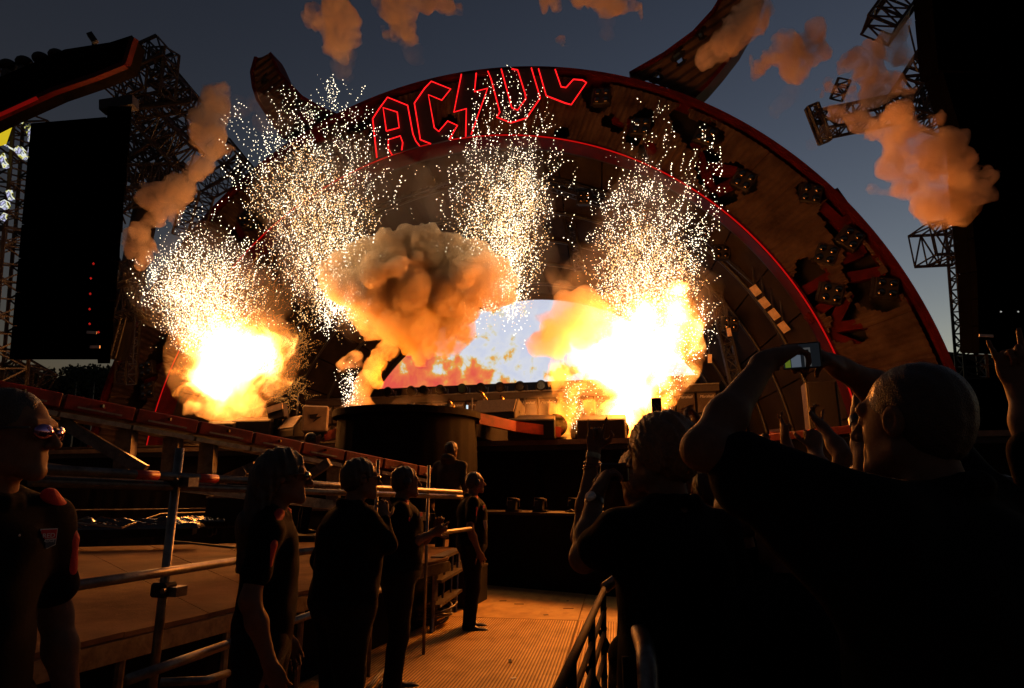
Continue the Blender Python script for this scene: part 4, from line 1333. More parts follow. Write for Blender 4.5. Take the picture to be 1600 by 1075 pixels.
# ------------------------------------------------------------------ crowd barrier on the right of the aisle
bar = thing('crowd_barrier', tuple(PZ(985, 1150, 0)), 'black steel crowd barrier with long rails on the right of the aisle', 'barrier')
M_bar = mat('black_steel_tube', (.008, .007, .006), .75, 0, .3, 20, .2, 60, spec=.06)
UB = ray(1012, 770); UB.z = 0; UB.normalize(); WB = Vector((UB.y, -UB.x, 0))
def pb_(s, x, z): 
    return Vector((0, 0, z))+UB*s+WB*x
X0 = -.225
for z, dx in ((1.12, .0), (1.03, .0), (.94, -.002), (.84, -.004), (.73, -.006), (.61, -.008), (.48, -.01), (.33, -.012)):
    MB().tube([pb_(.55, X0+dx, z), pb_(3.3, X0+dx, z)], .014 if z > 1.1 else .0098, 12).build('rail', M_bar, bar, True)
for s in (.6, 1.25, 1.9, 2.55, 3.2):
    MB().tube([pb_(s, X0, 1.12), pb_(s, X0-.02, .03)], .014, 10).build('post', M_bar, bar, True)
    MB().tube([pb_(s, X0-.02, .95), pb_(s, X0+.42, .05)], .014, 10).build('stay', M_bar, bar, True)
MB().tube([pb_(3.3, X0, 1.12), pb_(3.36, X0+.06, 1.16), pb_(3.34, X0+.12, 1.17), pb_(2.7, X0+.13, 1.17), pb_(1.85, X0+.20, 1.17), pb_(1.74, X0+.205, 1.15), pb_(1.72, X0+.205, .02)], .026, 12).build('hand_rail', M_steel, bar, True)
for s in (1.8, 2.1, 2.4, 2.7, 3.0):
    MB().tube([pb_(s, X0+.15, 1.16), pb_(s, X0+.16, .06)], .010, 8).build('upright', M_bar, bar, True)
for s, z in ((1.9, .73), (2.1, .45), (2.35, .33), (1.75, .25), (2.6, .61)):
    MB().beam(pb_(s, X0, z), pb_(s, X0+.17, z-.02), .03, .02).build('cross_bar', M_bar, bar)
MB().box(pb_(2.15, X0+.15, .05), (.06, .06, .06)).build('foot', M_bar, bar)
for s in (.6, 1.9, 3.2):
    MB().beam(pb_(s, X0-.16, .06), pb_(s, X0+.48, .06), .08, .012).build('foot_plate', M_bar, bar)

# stage-front monitors and flash pots
def wedge(px, py, d, w, flip, label, yaw=0.0, z=None):
    p = PD(px, py, d)
    if z is not None: p = PZ(px, py, z) if False else Vector((p.x, p.y, z))
    t = thing('monitor_wedge', tuple(p), label, 'monitor speaker', 'wedge monitors along the stage front')
    Rm = Matrix.Rotation(yaw, 3, 'Z')
    h, dp = w*.55, w*.62
    pr = [(-dp/2, 0), (dp/2, 0), (dp/2, h*.35), (dp*.1, h), (-dp/2, h*.75)]
    f = -1 if flip else 1
    vs = [p+Rm @ Vector((-w/2, f*a, b)) for a, b in pr]
    MB().prism(vs, Rm @ Vector((w, 0, 0))).build('cabinet', M_tolex, t, bevel=.02)
    g0 = [p+Rm @ Vector((-w*.46, f*(dp*.5*(1-k)+dp*.1*k)+f*.012, h*(.35*(1-k)+1*k))) for k in (.08, .92)]
    g1 = [q+Rm @ Vector((w*.92, 0, 0)) for q in g0]
    MB().prism([g0[0], g1[0], g1[1], g0[1]], Rm @ Vector((0, f*.012, .012))).build('grille', M_grille, t)
    for s_ in (-1, 1):
        MB().box(p+Rm @ Vector((s_*(w/2+.008), 0, h*.45)), (.012, .14, .05), Rm).build('handle', M_black, t)
    return t
wedge(832, 692, 12.95, .95, False, 'black wedge monitor lit along its top, left of the right flame column', .15, 2.6)
wedge(942, 690, 12.95, .95, False, 'black wedge monitor behind the raised fingers below the right fireball', 0, 2.6)
wedge(779, 668, 13.3, .95, True, 'upright boxy monitor with a dark logo near the drum gap', -.1, 2.95)
wedge(402, 665, 14.6, .95, False, 'wide wedge monitor right of the left smoke', .1, 2.745)
wedge(462, 662, 14.4, .9, True, 'tall dark wedge monitor left of the logo speaker', -.5, 2.745)
wedge(352, 664, 14.6, .8, False, 'low wedge monitor veiled by the left smoke', .0, 2.745)
wedge(1035, 690, 13.2, .8, False, 'small wedge monitor below the raised phone', 0, 2.6)
sp = PD(492, 672, 13.6)
t = thing('logo_speaker', tuple(sp), 'small loudspeaker with a dark lightning logo on its pale side', 'loudspeaker')
MB().box(sp+Vector((0, 0, .22)), (.52, .4, .56), Matrix.Rotation(.5, 3, 'Z')).build('cabinet', mat('tan_cabinet', (.2, .155, .1), .6), t, bevel=.03)
Rm = Matrix.Rotation(.5, 3, 'Z')
zz = [(-.12, .06), (.06, .09), (.02, .02), (.13, .03), (-.05, -.11), (0, -.03), (-.1, -.02)]
MB().prism([sp+Vector((0, 0, .24))+Rm @ Vector((a, -.212, b)) for a, b in zz], Rm @ Vector((0, .008, 0))).build('logo', M_black, t)
MB().box(sp+Vector((0, 0, -.13)), (.4, .36, .14), Rm).build('stand', M_black, t)
bx = PD(433, 655, 14.5)
t = thing('side_light', tuple(bx), 'small tilted tan lamp box between the left wedges', 'stage lamp')
MB().box(bx+Vector((0, 0, .15)), (.42, .2, .34), Matrix.Rotation(-.25, 3, 'Y')).build('body', M_black, t, bevel=.02)
MB().box(bx+Vector((0, -.11, .24)), (.38, .02, .14), Matrix.Rotation(-.25, 3, 'Y')).build('reflector', mat('tan_reflector', (.62, .5, .36), .45, .3), t)
MB().box(bx+Vector((0, 0, -.1)), (.16, .16, .2)).build('foot', M_black, t)
# round drum-shaped lamps, drum riser bits
for i, (px, py, d, lb) in enumerate(((870, 672, 13.1, 'round barrel lamp at the foot of the right flame column'), (966, 678, 13.2, 'round barrel lamp at the foot of the right fireball'))):
    p = PD(px, py, d)
    t = thing('barrel_lamp', tuple(p), lb, 'stage lamp', 'barrel lamps at the stage front')
    MB().tube([p+Vector((0, -.12, .08)), p+Vector((0, .16, .1))], [.24, .2], 18).build('barrel', M_tolex, t, True)
    MB().tube([p+Vector((0, -.13, .08)), p+Vector((0, -.125, .08))], .2, 18).build('lens', M_chrome, t)
    MB().box(p+Vector((0, 0, -.17)), (.3, .25, .06)).build('base', M_black, t)
pots = [(340, 688, 14.3), (374, 686, 14.3), (880, 691, 12.9), (986, 695, 12.9), (996, 694, 12.95), (1012, 694, 12.9), (548, 640, 15.6), (640, 640, 11.9), (652, 641, 12.0), (662, 641, 12.1), (690, 643, 11.9), (700, 641, 11.9)]
pl_ = ['left flash pot under the left fireball', 'right flash pot under the left fireball', 'flash pot at the stage edge under the flame column', 'flash pot by the stage edge under the right fireball', 'flash pot close beside the one under the right fireball',
       'rightmost flash pot at the stage edge', 'flash pot at the foot of the white sparkling smoke column', 'first flash pot on the round platform', 'second flash pot on the round platform', 'third small flash pot on the round platform', 'fourth flash pot on the round platform, leaning', 'last flash pot on the right rim of the round platform']
for (px, py, d), lb in zip(pots, pl_):
    p = PD(px, py, d)
    t = thing('flash_pot', tuple(p), lb, 'flash pot', 'small black flash pots')
    MB().tube([p+Vector((0, 0, -.06)), p+Vector((0, 0, .11))], [.08, .07], 12).build('can', M_black, t, True)
    MB().box(p+Vector((0, 0, -.075)), (.22, .18, .03)).build('base', M_black, t)
# drum kit hints in the gap
dk = PD(745, 655, 17)
t = thing('drum_kit', (dk.x, dk.y, 2.6), 'dim drum kit with cymbals in the dark gap under the beam', 'drum kit')
for dx, dz, r_ in ((0, .1, .32), (-.45, .35, .18), (.45, .35, .18)):
    c = dk+Vector((dx, 0, dz-.25))
    MB().tube([c+Vector((0, -.2, 0)), c+Vector((0, .2, 0))], r_, 18).build('drum', M_tolex, t, True)
for dx, dz in ((-.7, .35), (.75, .4), (.2, .55)):
    c = dk+Vector((dx, 0, dz))
    MB().tube([c, c+Vector((.02, .01, .012))], .24, 18).build('cymbal', mat('brass_cymbal', (.6, .42, .15), .25, 1), t, True)
    MB().tube([(c.x, c.y, 2.6), c], .015, 6).build('stand', M_steel, t)
o = MB().beam(PD(730, 633, 16.8), PD(730, 646, 16.8), .05, .05).build('white_wand', glow('cold_lamp', (.8, .95, 1), .9, False)); tag(o, 'short cold white light stick in the drum gap', 'light stick')
# red strips of the right wing
rw = thing('red_edge_wing', tuple(PD(1250, 685, 11)), 'red edged wing of the stage seen between raised hands on the right', 'stage wing')
a, b = PD(1165, 690, 11.5), PD(1420, 664, 9.6)
MB().beam(a, b, .5, .13).build('red_beam', M_red, rw, bevel=.01)
MB().beam(a+Vector((0, 0, -.5)), b+Vector((0, 0, -.5)), .4, .85).build('skirt', M_cloth, rw)
MB().beam(PD(1205, 681, 11.1)+Vector((0, 0, .07)), PD(1225, 679, 11)+Vector((0, 0, .07)), .3, .05).build('tan_board', mat('tan_reflector', (.62, .5, .36), .45, .3), rw)
for f in (.1, .9):
    c = a.lerp(b, f); MB().beam((c.x, c.y, 0), (c.x, c.y, c.z-.9), .2, .2, AWAY).build('leg', M_black, rw)
t = thing('side_rack', tuple(PD(1283, 650, 13.2)), 'tall dim equipment rack behind the raised hands on the right', 'rack')
p = PD(1283, 640, 13.2)
MB().box((p.x, p.y, (2.6+p.z+.55)/2), (.6, .5, p.z+.55-2.6)).build('case', M_tolex, t, bevel=.02)
MB().box((p.x, p.y-.26, (2.7+p.z+.5)/2), (.5, .02, p.z+.4-2.6)).build('front', M_tolex, t)

# ================================================================== PEOPLE
M_skin = mat('skin', (.15, .083, .054), .6, 0, .12, 30, .05, 220, var2=(.12, .064, .04), spec=.12)
M_shirt = mat('black_shirt', (.0045, .0045, .005), .9, 0, .3, 12, .12, 70, spec=.08)
M_shirt2 = mat('charcoal_shirt', (.018, .017, .016), .9, 0, .3, 12, .12, 70, spec=.08)
M_jacket = mat('brown_grey_jacket', (.045, .034, .026), .85, 0, .3, 10, .4, 120, spec=.2)
M_trouser = mat('dark_trousers', (.006, .006, .007), .9, 0, .3, 14, .3, 180, spec=.12)
M_shoe = mat('black_shoe', (.012, .011, .010), .45, 0, .3, 20)
M_hair = mat('brown_hair', (.035, .02, .012), .45, 0, .4, 60, .6, 260)
M_hair2 = mat('fair_hair', (.16, .09, .04), .42, 0, .4, 60, .6, 260)
M_redcloth = mat('red_shirt_panel', (.42, .012, .014), .75, 0, .2, 14, .3, 160)
M_glass = mat('dark_glass', (.01, .01, .012), .06, 0, .1, 4, spec=1.0)
M_plastic = mat('black_plastic', (.015, .015, .016), .35, 0, .2, 20)

def rotv(v, ax, a):
    return Matrix.Rotation(a, 3, Vector(ax)) @ Vector(v)

CURLS = {'relaxed': ((.25, .28, .3, .34), .3), 'rock': ((.0, .95, .98, .0), .8), 'fist': ((.9, .95, .98, 1.0), .8), 'open': ((.08, .06, .08, .12), .05),
         'point': ((.0, .9, .95, 1.0), .7), 'grip': ((.5, .52, .55, .55), .5), 'two': ((.0, .05, .95, 1.0), .8), 'cup': ((.35, .35, .35, .38), .1)}

def hand(s, wrist, d, n, side, style, sc=1.0):
    """wrist point, direction to the fingertips, palm normal; side -1 left, +1 right"""
    w, d, n = Vector(wrist), Vector(d).normalized(), Vector(n)
    n = (n-d*n.dot(d)).normalized()
    T = d.cross(n).normalized()*(-side)        # towards the thumb
    M = np.array(Matrix((T, d, n)).transposed())
    s.ell(w+d*.052*sc, (.041*sc, .056*sc, .0165*sc), M, .012)
    s.cap(w-d*.015*sc, w+d*.03*sc, .024*sc, .022*sc, .02)
    curls, tcurl = CURLS[style]
    for i in range(4):
        b = w+d*(.092-.006*abs(i-1))*sc+T*(.031-.0205*i)*sc
        L = (.072, .081, .075, .058)[i]*sc
        fd = (d+T*(.14-.095*i)*(1-curls[i]*.7)).normalized()
        ax = fd.cross(n).normalized()
        c = curls[i]; p = b
        r = (.0088, .0090, .0086, .0076)[i]*sc
        for seg, an in ((.46, 78), (.30, 95), (.24, 62)):
            fd = rotv(fd, ax, R(an*c))
            q = p+fd*L*seg
            s.cap(p, q, r, r*.9, .004); p = q; r *= .92
    b = w+d*.028*sc+T*.028*sc
    td = (d*.62+T*.75+n*.25).normalized()
    ax = td.cross(-T+n*.6).normalized()
    r = .0115*sc
    for seg, an in ((.046, 0), (.034, 55), (.028, 45)):
        td = rotv(td, ax, R(an*tcurl))
        q = b+td*seg*sc
        s.cap(b, q, r, r*.88, .008); b = q; r *= .9

def surf_at(verts, px, py, rad=14):
    best = None
    for v in verts:
        x, y, z = project(v)
        if abs(x-px) < rad and abs(y-py) < rad:
            e = math.hypot(x-px, y-py)+z*60
            if best is None or e < best[0]: best = (e, v)
    return Vector(best[1]) if best else None

def person(x, y, phi, H, label, group=None, z0=0.0, head_phi=None, head_tilt=0.0, el=None, wr=None, hd=None, hn=None, hs=('relaxed', 'relaxed'), bulk=1.0, h=.008,
           hair='short', hairm=None, top=None, sleeve=.62, stripes=False, hood=False, lean=0.0, legs=True, ears=True, sh_up=(0, 0), headset=False, glasses=None, cap=False, neck_len=0.0, loose=False):
    k = H/1.75
    p = R(phi)
    F = RIGHT*math.cos(p)+AWAY*math.sin(p)
    Rt = RIGHT*math.sin(p)-AWAY*math.cos(p)
    root = Vector((x, y, z0))
    def L(a, b, c):
        return root+(Rt*a+F*(b+lean*max(0, c-.9)))*k+Vector((0, 0, c*k))
    t = thing('person', tuple(root), label, 'person', group)
    hp = p if head_phi is None else R(head_phi)
    hf = RIGHT*math.cos(hp)+AWAY*math.sin(hp); hf.z = head_tilt; hf.normalize()
    hr = hf.cross(Vector((0, 0, 1))).normalized(); hu = hr.cross(hf)
    Mh = np.array(Matrix((hr, hf, hu)).transposed())
    hc = L(0, .035, 1.632+neck_len)
    def Hd(a, b, c): return hc+(hr*a+hf*b+hu*c)*k
    e3 = lambda *v: tuple(q*k for q in v)
    Mb = np.array(Matrix((Rt, F, Vector((0, 0, 1)))).transposed())
    sh = [L(s*.18*min(bulk, 1.2), 0, 1.395)+Vector((0, 0, sh_up[i])) for i, s in enumerate((-1, 1))]
    el = list(el) if el else [None, None]; wr = list(wr) if wr else [None, None]
    hd = list(hd) if hd else [None, None]; hn = list(hn) if hn else [None, None]
    for i, s in enumerate((-1, 1)):
        if el[i] is None: el[i] = L(s*.25*max(1, bulk*.95), -.03, 1.13)
        if wr[i] is None: wr[i] = L(s*.26*max(1, bulk*.95), .07, .885)
        el[i], wr[i] = Vector(el[i]), Vector(wr[i])
        if hd[i] is None: hd[i] = (wr[i]-el[i]).normalized()*.8+F*.1
        if hn[i] is None: hn[i] = Rt*(-s)
    # ---- body, one continuous surface
    S = SDF()
    S.ell(L(0, 0, .95), e3(.125*bulk, .080*bulk, .12), Mb, .04).ell(L(0, .0, 1.1), e3(.11*bulk, .075*bulk, .16), Mb, .04).ell(L(0, -.005, 1.27), e3(.125*bulk, .085*bulk, .17), Mb, .04)
    for i, s in enumerate((-1, 1)):
        S.cap(L(s*.05, 0, 1.43), sh[i], .042*k, .046*k, .03)
        S.cap(sh[i], el[i], .047*k, .039*k, .03)
        S.cap(el[i], el[i].lerp(wr[i], .35), .040*k, .041*k, .03).cap(el[i].lerp(wr[i], .35), wr[i], .041*k, .026*k, .03)
        hip, kn, an = L(s*.09, 0, .90), L(s*.105, .02, .49), L(s*.115, -.02, .085)
        S.cap(hip, kn, .072*k, .052*k, .03).cap(kn, kn.lerp(an, .35), .054*k, .054*k, .03).cap(kn.lerp(an, .35), an, .054*k, .036*k, .03)
        S.cap(an-Vector((0, 0, .03*k)), L(s*.125, .13, .03), .034*k, .026*k, .03)
        hand(S, wr[i], hd[i], hn[i], s, hs[i], k)
    S.cap(L(0, -.01, 1.43), Hd(0, -.02, -.06), .062*k, .056*k, .04)
    S.ell(Hd(0, -.012, .03), e3(.076, .098, .088), Mh, .02).ell(Hd(0, .026, -.028), e3(.062, .070, .084), Mh, .03)
    S.cap(Hd(-.05, .0, -.062), Hd(-.012, .076, -.098), .020*k, .018*k, .03).cap(Hd(.05, .0, -.062), Hd(.012, .076, -.098), .020*k, .018*k, .03)
    S.ell(Hd(0, .082, -.096), e3(.020, .017, .018), Mh, .02)
    S.cap(Hd(-.042, .078, .030), Hd(.042, .078, .030), .014*k, .014*k, .02)
    S.cutell(Hd(-.032, .098, .006), e3(.020, .014, .012), Mh, .012).cutell(Hd(.032, .098, .006), e3(.020, .014, .012), Mh, .012)
    S.ell(Hd(-.031, .082, .006), e3(.0125, .0125, .0115), Mh, .003).ell(Hd(.031, .082, .006), e3(.0125, .0125, .0115), Mh, .003)
    S.cap(Hd(0, .094, .018), Hd(0, .122, -.026), .008*k, .0125*k, .012).cap(Hd(-.012, .106, -.030), Hd(.012, .106, -.030), .009*k, .009*k, .008)
    S.cap(Hd(-.014, .086, -.059), Hd(.014, .086, -.059), .0095*k, .0095*k, .012).cap(Hd(-.012, .085, -.073), Hd(.012, .085, -.073), .0095*k, .0095*k, .012)
    if ears:
        for s in (-1, 1):
            S.ell(Hd(s*.078, -.008, .0), e3(.011, .024, .033), Mh, .008)
            S.cutell(Hd(s*.090, -.004, .002), e3(.008, .012, .018), Mh, .006)
    body, bv = sdf_part('body', S, h, M_skin, t)
    # ---- clothes
    top = top or M_shirt
    rs = np.random.default_rng(int(abs(x*1000+y*77)) % 9999)
    ph = rs.uniform(0, 6, 6)
    def folds(X, Y, Z):
        return .0045*np.sin(X*31+Z*17+ph[0])*np.sin(Y*27-Z*23+ph[1])+.005*np.sin(Z*19+X*9+Y*7+ph[2])*np.sin(X*13-Y*15+ph[3])
    T_ = SDF()
    g_ = .022
    T_.ell(L(0, 0, .97), e3(.165*bulk+.01, .12*bulk+.012, .16), Mb, .07).ell(L(0, .005, 1.12), e3(.158*bulk+.006, .118*bulk+.012, .18), Mb, .07).ell(L(0, 0, 1.29), e3(.172*bulk+.004, .122*bulk+.01, .185), Mb, .06)
    for i, s in enumerate((-1, 1)):
        T_.cap(L(s*.055, -.005, 1.452), sh[i], .058*k, .060*k, .05)
        se = sh[i].lerp(el[i], min(1, sleeve))
        T_.cap(sh[i], se, .060*k, .064*k if sleeve < 1 else .052*k, .05)
        if loose and i == 0:                # a wide T-shirt sleeve hanging below the lifted arm
            dn = Vector((0, 0, -.085*k))
            T_.cap(sh[i]+dn*.7, se+dn*.55, .085*k, .060*k, .05).cap(L(s*.15, 0, 1.25), sh[i].lerp(se, .6)+dn*1.1, .10*k, .06*k, .06)
        if sleeve > 1:
            T_.cap(el[i], wr[i], .054*k, .038*k, .03)
    for i in range(12):                      # collar
        a0, a1 = 2*math.pi*i/12, 2*math.pi*(i+1)/12
        cz = 1.487
        T_.cap(L(.070*math.cos(a0), .068*math.sin(a0)-.010, cz-.022*math.sin(a0)-.012), L(.070*math.cos(a1), .068*math.sin(a1)-.010, cz-.022*math.sin(a1)-.012), .020*k, .020*k, .015)
    if hood:
        T_.ell(L(0, -.10, 1.50), e3(.12, .09, .08), Mb, .05)
    T_.plane(L(0, 0, .80 if not hood else .74), (0, 0, -1))
    shirt, sv = sdf_part('jacket' if hood or sleeve > 1 else 'shirt', T_, h*1.15, top, t, folds)
    if stripes:
        for i, s in enumerate((-1, 1)):
            Q = SDF()
            up_ = (F*.55+Vector((0, 0, .75))+Rt*s*.25).normalized()
            a, b_ = L(s*.115, .02, 1.44)+up_*.040*k, sh[i]+up_*.042*k
            c = sh[i].lerp(el[i], .5)+(F*.8+Rt*s*.5).normalized()*.038*k
            Q.cap(a, b_, .023*k, .026*k, .012).cap(b_, b_.lerp(c, .5)+(F*.6+Rt*s*.6).normalized()*.010*k, .026*k, .027*k, .012).cap(b_.lerp(c, .5)+(F*.6+Rt*s*.6).normalized()*.010*k, c, .027*k, .027*k, .012)
            sdf_part('shoulder_panel', Q, h, M_redcloth, t, label='red raglan panel on the shoulder')
    if legs:
        Q = SDF()
        for s in (-1, 1):
            hip, kn, an = L(s*.088, 0, .92), L(s*.105, .02, .49), L(s*.115, -.02, .08)
            Q.cap(hip, kn, .105*k*max(1, bulk*.95), .080*k, .05).cap(kn, an, .080*k, .070*k, .03)
        Q.ell(L(0, 0, .93), e3(.165*bulk, .125*bulk, .12), Mb, .05)
        Q.plane(L(0, 0, .045), (0, 0, -1))
        sdf_part('trousers', Q, h*1.3, M_trouser, t, folds)
        for s in (-1, 1):
            q = SDF()
            q.ell(L(s*.12, .0, .05), e3(.046, .085, .05), Mb, .03).ell(L(s*.128, .115, .035), e3(.047, .085, .036), Mb, .03)
            q.plane(L(0, 0, .004), (0, 0, -1))
            sdf_part('shoe', q, h*1.2, M_shoe, t)
    # ---- hair
    hairm = hairm or M_hair
    hamp = {'crop': .25, 'short': .8}.get(hair, 1.0)
    def hnoise(X, Y, Z):
        return hamp*.004*np.sin(X*160+Z*60)*np.sin(Y*140-Z*50)+hamp*.0035*np.sin(X*90+Y*110+Z*30)
    if hair:
        q = SDF()
        grow = {'crop': .0045, 'short': .012, 'messy': .02, 'long': .016, 'tail': .012}[hair]
        q.ell(Hd(0, -.022, .034), e3(.078+grow, .098+grow, .090+grow), Mh, .02)
        q.ell(Hd(0, -.055, -.01), e3(.068+grow*.8, .056+grow, .075), Mh, .03)
        if hair == 'long':
            for s in (-1, 0, 1):
                q.cap(Hd(s*.055, -.07, .02), L(s*.075, -.085, 1.40), .05*k, .055*k, .04).cap(L(s*.075, -.085, 1.42), L(s*.07, -.10, 1.24), .055*k, .03*k, .04)
            q.ell(Hd(0, -.09, -.05), e3(.095, .06, .12), Mh, .04)
        if hair == 'tail':
            q.cap(Hd(0, -.10, .02), Hd(0, -.15, -.02), .03*k, .035*k, .02).cap(Hd(0, -.15, -.02), Hd(0, -.14, -.17), .035*k, .012*k, .02)
        q.cutell(Hd(0, .115, -.045), e3(.085, .085, .125), Mh, .012)
        if hair in ('crop', 'short', 'messy', 'tail'):
            q.cutell(Hd(0, .05, -.10), e3(.12, .10, .085), Mh, .012).cutell(Hd(0, .0, -.16), e3(.12, .12, .10), Mh, .012)
            for s in ((-1, 1) if hair != 'messy' else ()): q.cutell(Hd(s*.092, .0, -.004), e3(.022, .030, .042), Mh, .006)
        hob, hv = sdf_part('hair', q, h*.9, hairm, t, hnoise)
        if hair == 'crop' and h < .006:
            mb = MB()
            rng = random.Random(5)
            for _ in range(1500):
                v = Vector(hv[rng.randrange(len(hv))])
                o_ = (v-Vector(Hd(0, -.02, .0))).normalized()
                e_ = v+o_*rng.uniform(.004, .008)+Vector((rng.gauss(0, .002), rng.gauss(0, .002), rng.gauss(0, .002)))
                w__ = o_.orthogonal().normalized()*.0005
                mb.add([v-o_*.002-w__, v-o_*.002+w__, e_], [(0, 1, 2)])
            mb.build('stubble_hair', hairm, hob, kind='stuff')
        if hair in ('messy', 'long', 'tail', 'short') and h < .0085:
            mb = MB()
            rng = random.Random(int(abs(x)*900))
            for _ in range(150 if hair != 'short' else 70):
                v = Vector(hv[rng.randrange(len(hv))])
                o_ = (v-Vector(Hd(0, -.02, .0))).normalized()
                gr = Vector((rng.gauss(0, .5), rng.gauss(0, .5), -.35 if hair == 'long' else rng.uniform(-.2, .6)))
                a = v-o_*.004; b_ = v+o_*.010+gr*.010; c = b_+o_*.004+gr*.022
                mb.tube([a, b_, c], [.0011, .0009, .0003], 3, False)
            mb.build('stray_hair', hairm, hob, kind='stuff')
    if headset:
        pts = [Hd(.086*math.cos(a), -.005, .002+.122*math.sin(a)) for a in [math.pi*i/16 for i in range(17)]]
        hb = MB().tube(pts, .008*k, 8).build('headset', M_plastic, t, True)
        for s in (-1, 1):
            MB().ball(Hd(s*.092, -.005, .0), (.02*k, .035*k, .042*k), 14, 8, Matrix(Mh.tolist())).build('ear_cup', M_plastic, hb, True)
        MB().tube([Hd(-.09, .0, -.03), Hd(-.07, .07, -.065), Hd(-.03, .115, -.07)], .004*k, 6).build('boom_mic', M_plastic, hb, True)
    if glasses:
        gb = MB()
        for s in (-1, 1):
            gb.tube([Hd(s*.070, .088, .014), Hd(s*.082, .03, .012), Hd(s*.082, -.02, .004)], .0035*k, 6)
        gb.tube([Hd(-.012, .113, .016), Hd(.012, .113, .016)], .004*k, 6)
        gob = gb.build('glasses', M_plastic, t, True)
        for s in (-1, 1):
            MB().ball(Hd(s*.036, .104, .006), (.030*k, .012*k, .021*k), 18, 10, Matrix(Mh.tolist()) @ Matrix.Rotation(-s*.30, 3, 'Z')).build('lens', glasses, gob, True)
    if cap:
        q = SDF(); q.ell(Hd(0, -.012, .048), e3(.088, .108, .088), Mh, .01).plane(Hd(0, 0, .045), tuple(-hu))
        q2, _ = sdf_part('cap', q, h, M_plastic, t)
        MB().ball(Hd(0, .105, .05), (.07*k, .075*k, .008*k), 16, 6, Matrix(Mh.tolist())).build('peak', M_plastic, q2, True)
    return dict(t=t, L=L, Hd=Hd, sv=sv, bv=bv, F=F, Rt=Rt, sh=sh, el=el, wr=wr)

def at(px, py, d):
    p = PD(px, py, d); return p.x, p.y
def height(px, py, d, z0=0.0): return PD(px, py, d).z-z0

def text_mesh(body, size, name):
    f = bpy.data.curves.new(name, 'FONT'); f.body = body; f.size = size; f.align_x = 'CENTER'; f.align_y = 'CENTER'; f.extrude = .0006
    o = bpy.data.objects.new(name, f); col.objects.link(o)
    me = bpy.data.meshes.new_from_object(o.evaluated_get(bpy.context.evaluated_depsgraph_get()))
    bpy.data.objects.remove(o); bpy.data.curves.remove(f)
    me.materials.clear(); me.materials.append(M_white)
    return me

def badge(P, px, py, w, words=True):
    c = surf_at(P['sv'], px, py)
    if c is None: return
    n = (CAM-c); n.normalize()
    n = (n*.35+P['F']*.75).normalized()
    c = c+n*.006
    x = Vector((0, 0, 1)).cross(n).normalized(); y = n.cross(x)
    hgt = w*1.25
    sh_ = [(-.5, .5), (.5, .5), (.5, -.32), (0, -.5), (-.5, -.32)]
    pt = MB().prism([c+x*a*w+y*b*hgt for a, b in sh_], -n*.004).build('badge', M_white, P['t'], label='shield badge with the words RED BADGE' if words else 'small red and white shield badge')
    MB().prism([c+n*.001+x*a*w*.9+y*b*hgt for a, b in ((-.5, .46), (.5, .46), (.5, .0), (-.5, .0))], n*.0012).build('red_field', M_redcloth if False else mat('badge_red', (.6, .02, .02), .6), pt)
    MB().prism([c+n*.001+x*a*w*.9+y*b*hgt for a, b in ((-.5, -.04), (.5, -.04), (.5, -.29), (0, -.46), (-.5, -.29))], n*.0012).build('grey_field', mat('badge_grey', (.07, .07, .08), .6), pt)
    if words:
        M4 = Matrix((x, y, n)).transposed().to_4x4()
        for wd, sz, off in (('RED', .40, .15), ('BADGE', .235, -.11)):
            me = text_mesh(wd, w*sz, 'badge_text')
            me.transform(Matrix.Translation(c+n*.0032+y*hgt*off-root_loc(P['t'])) @ M4)
            put('lettering', me, pt)

# ------------------------------------------------------------------ security guards on the left of the aisle
M_mirror = mat('mirror_lens', (.30, .16, .34), .05, .9, .2, 3)
x, y = at(4, 672, 1.85)
G1_ = person(x, y, -20, height(30, 611, 1.85), 'guard in mirrored sunglasses and black polo shirt with red shoulder, nearest on the left', 'security guards along the scaffold fence', head_phi=6, hair='crop', stripes=True, glasses=M_mirror, h=.0055, sleeve=.66, bulk=.92)
badge(G1_, 74, 842, .045)
c = surf_at(G1_['sv'], 32, 835)
if c: MB().octa(c+(CAM-c).normalized()*.004, .004).build('button', M_white, G1_['t'])
x, y = at(432, 745, 3.0)
G2_ = person(x, y, 12, height(430, 705, 3.0), 'woman guard with long dark hair and black shirt with red shoulder', 'security guards along the scaffold fence', head_phi=14, hair='long', stripes=True, glasses=M_glass, h=.008, sleeve=.6, bulk=.95, wr=None)
x, y = at(546, 752, 4.0)
G3_ = person(x, y, 38, height(562, 718, 4.0), 'broad guard in dark jacket with glasses seen from behind, third from the left', 'security guards along the scaffold fence', head_phi=24, hair='short', glasses=M_glass, h=.010, sleeve=1.1, bulk=1.5, lean=.06,
             wr=[None, PD(600, 815, 3.9)], el=[None, PD(606, 850, 3.85)])
x, y = at(628, 762, 5.4)
fold = person(x, y, 8, height(632, 731, 5.4), 'guard with folded hands lit by the fire, fourth from the left', 'security guards along the scaffold fence', head_phi=18, hair='short', headset=True, stripes=True, h=.010, sleeve=.7, bulk=1.45,
              el=[PD(655, 850, 5.55), PD(636, 850, 5.15)], wr=[PD(683, 826, 5.4), PD(676, 834, 5.3)], hd=[RIGHT*.2+Vector((0, 0, .8))-AWAY*.3, RIGHT*.9+Vector((0, 0, .5))], hs=('grip', 'grip'))
badge(fold, 662, 803, .05, False)
x, y = at(738, 768, 7.75)
G5_ = person(x, y, 5, height(742, 738, 7.75), 'guard wearing a headset and a hanging pass, farthest along the fence', 'security guards along the scaffold fence', head_phi=20, hair='crop', headset=True, stripes=True, h=.012, sleeve=.62, bulk=1.4)
badge(G5_, 756, 793, .05, False)
lp = surf_at(G5_['sv'], 757, 820, 10)
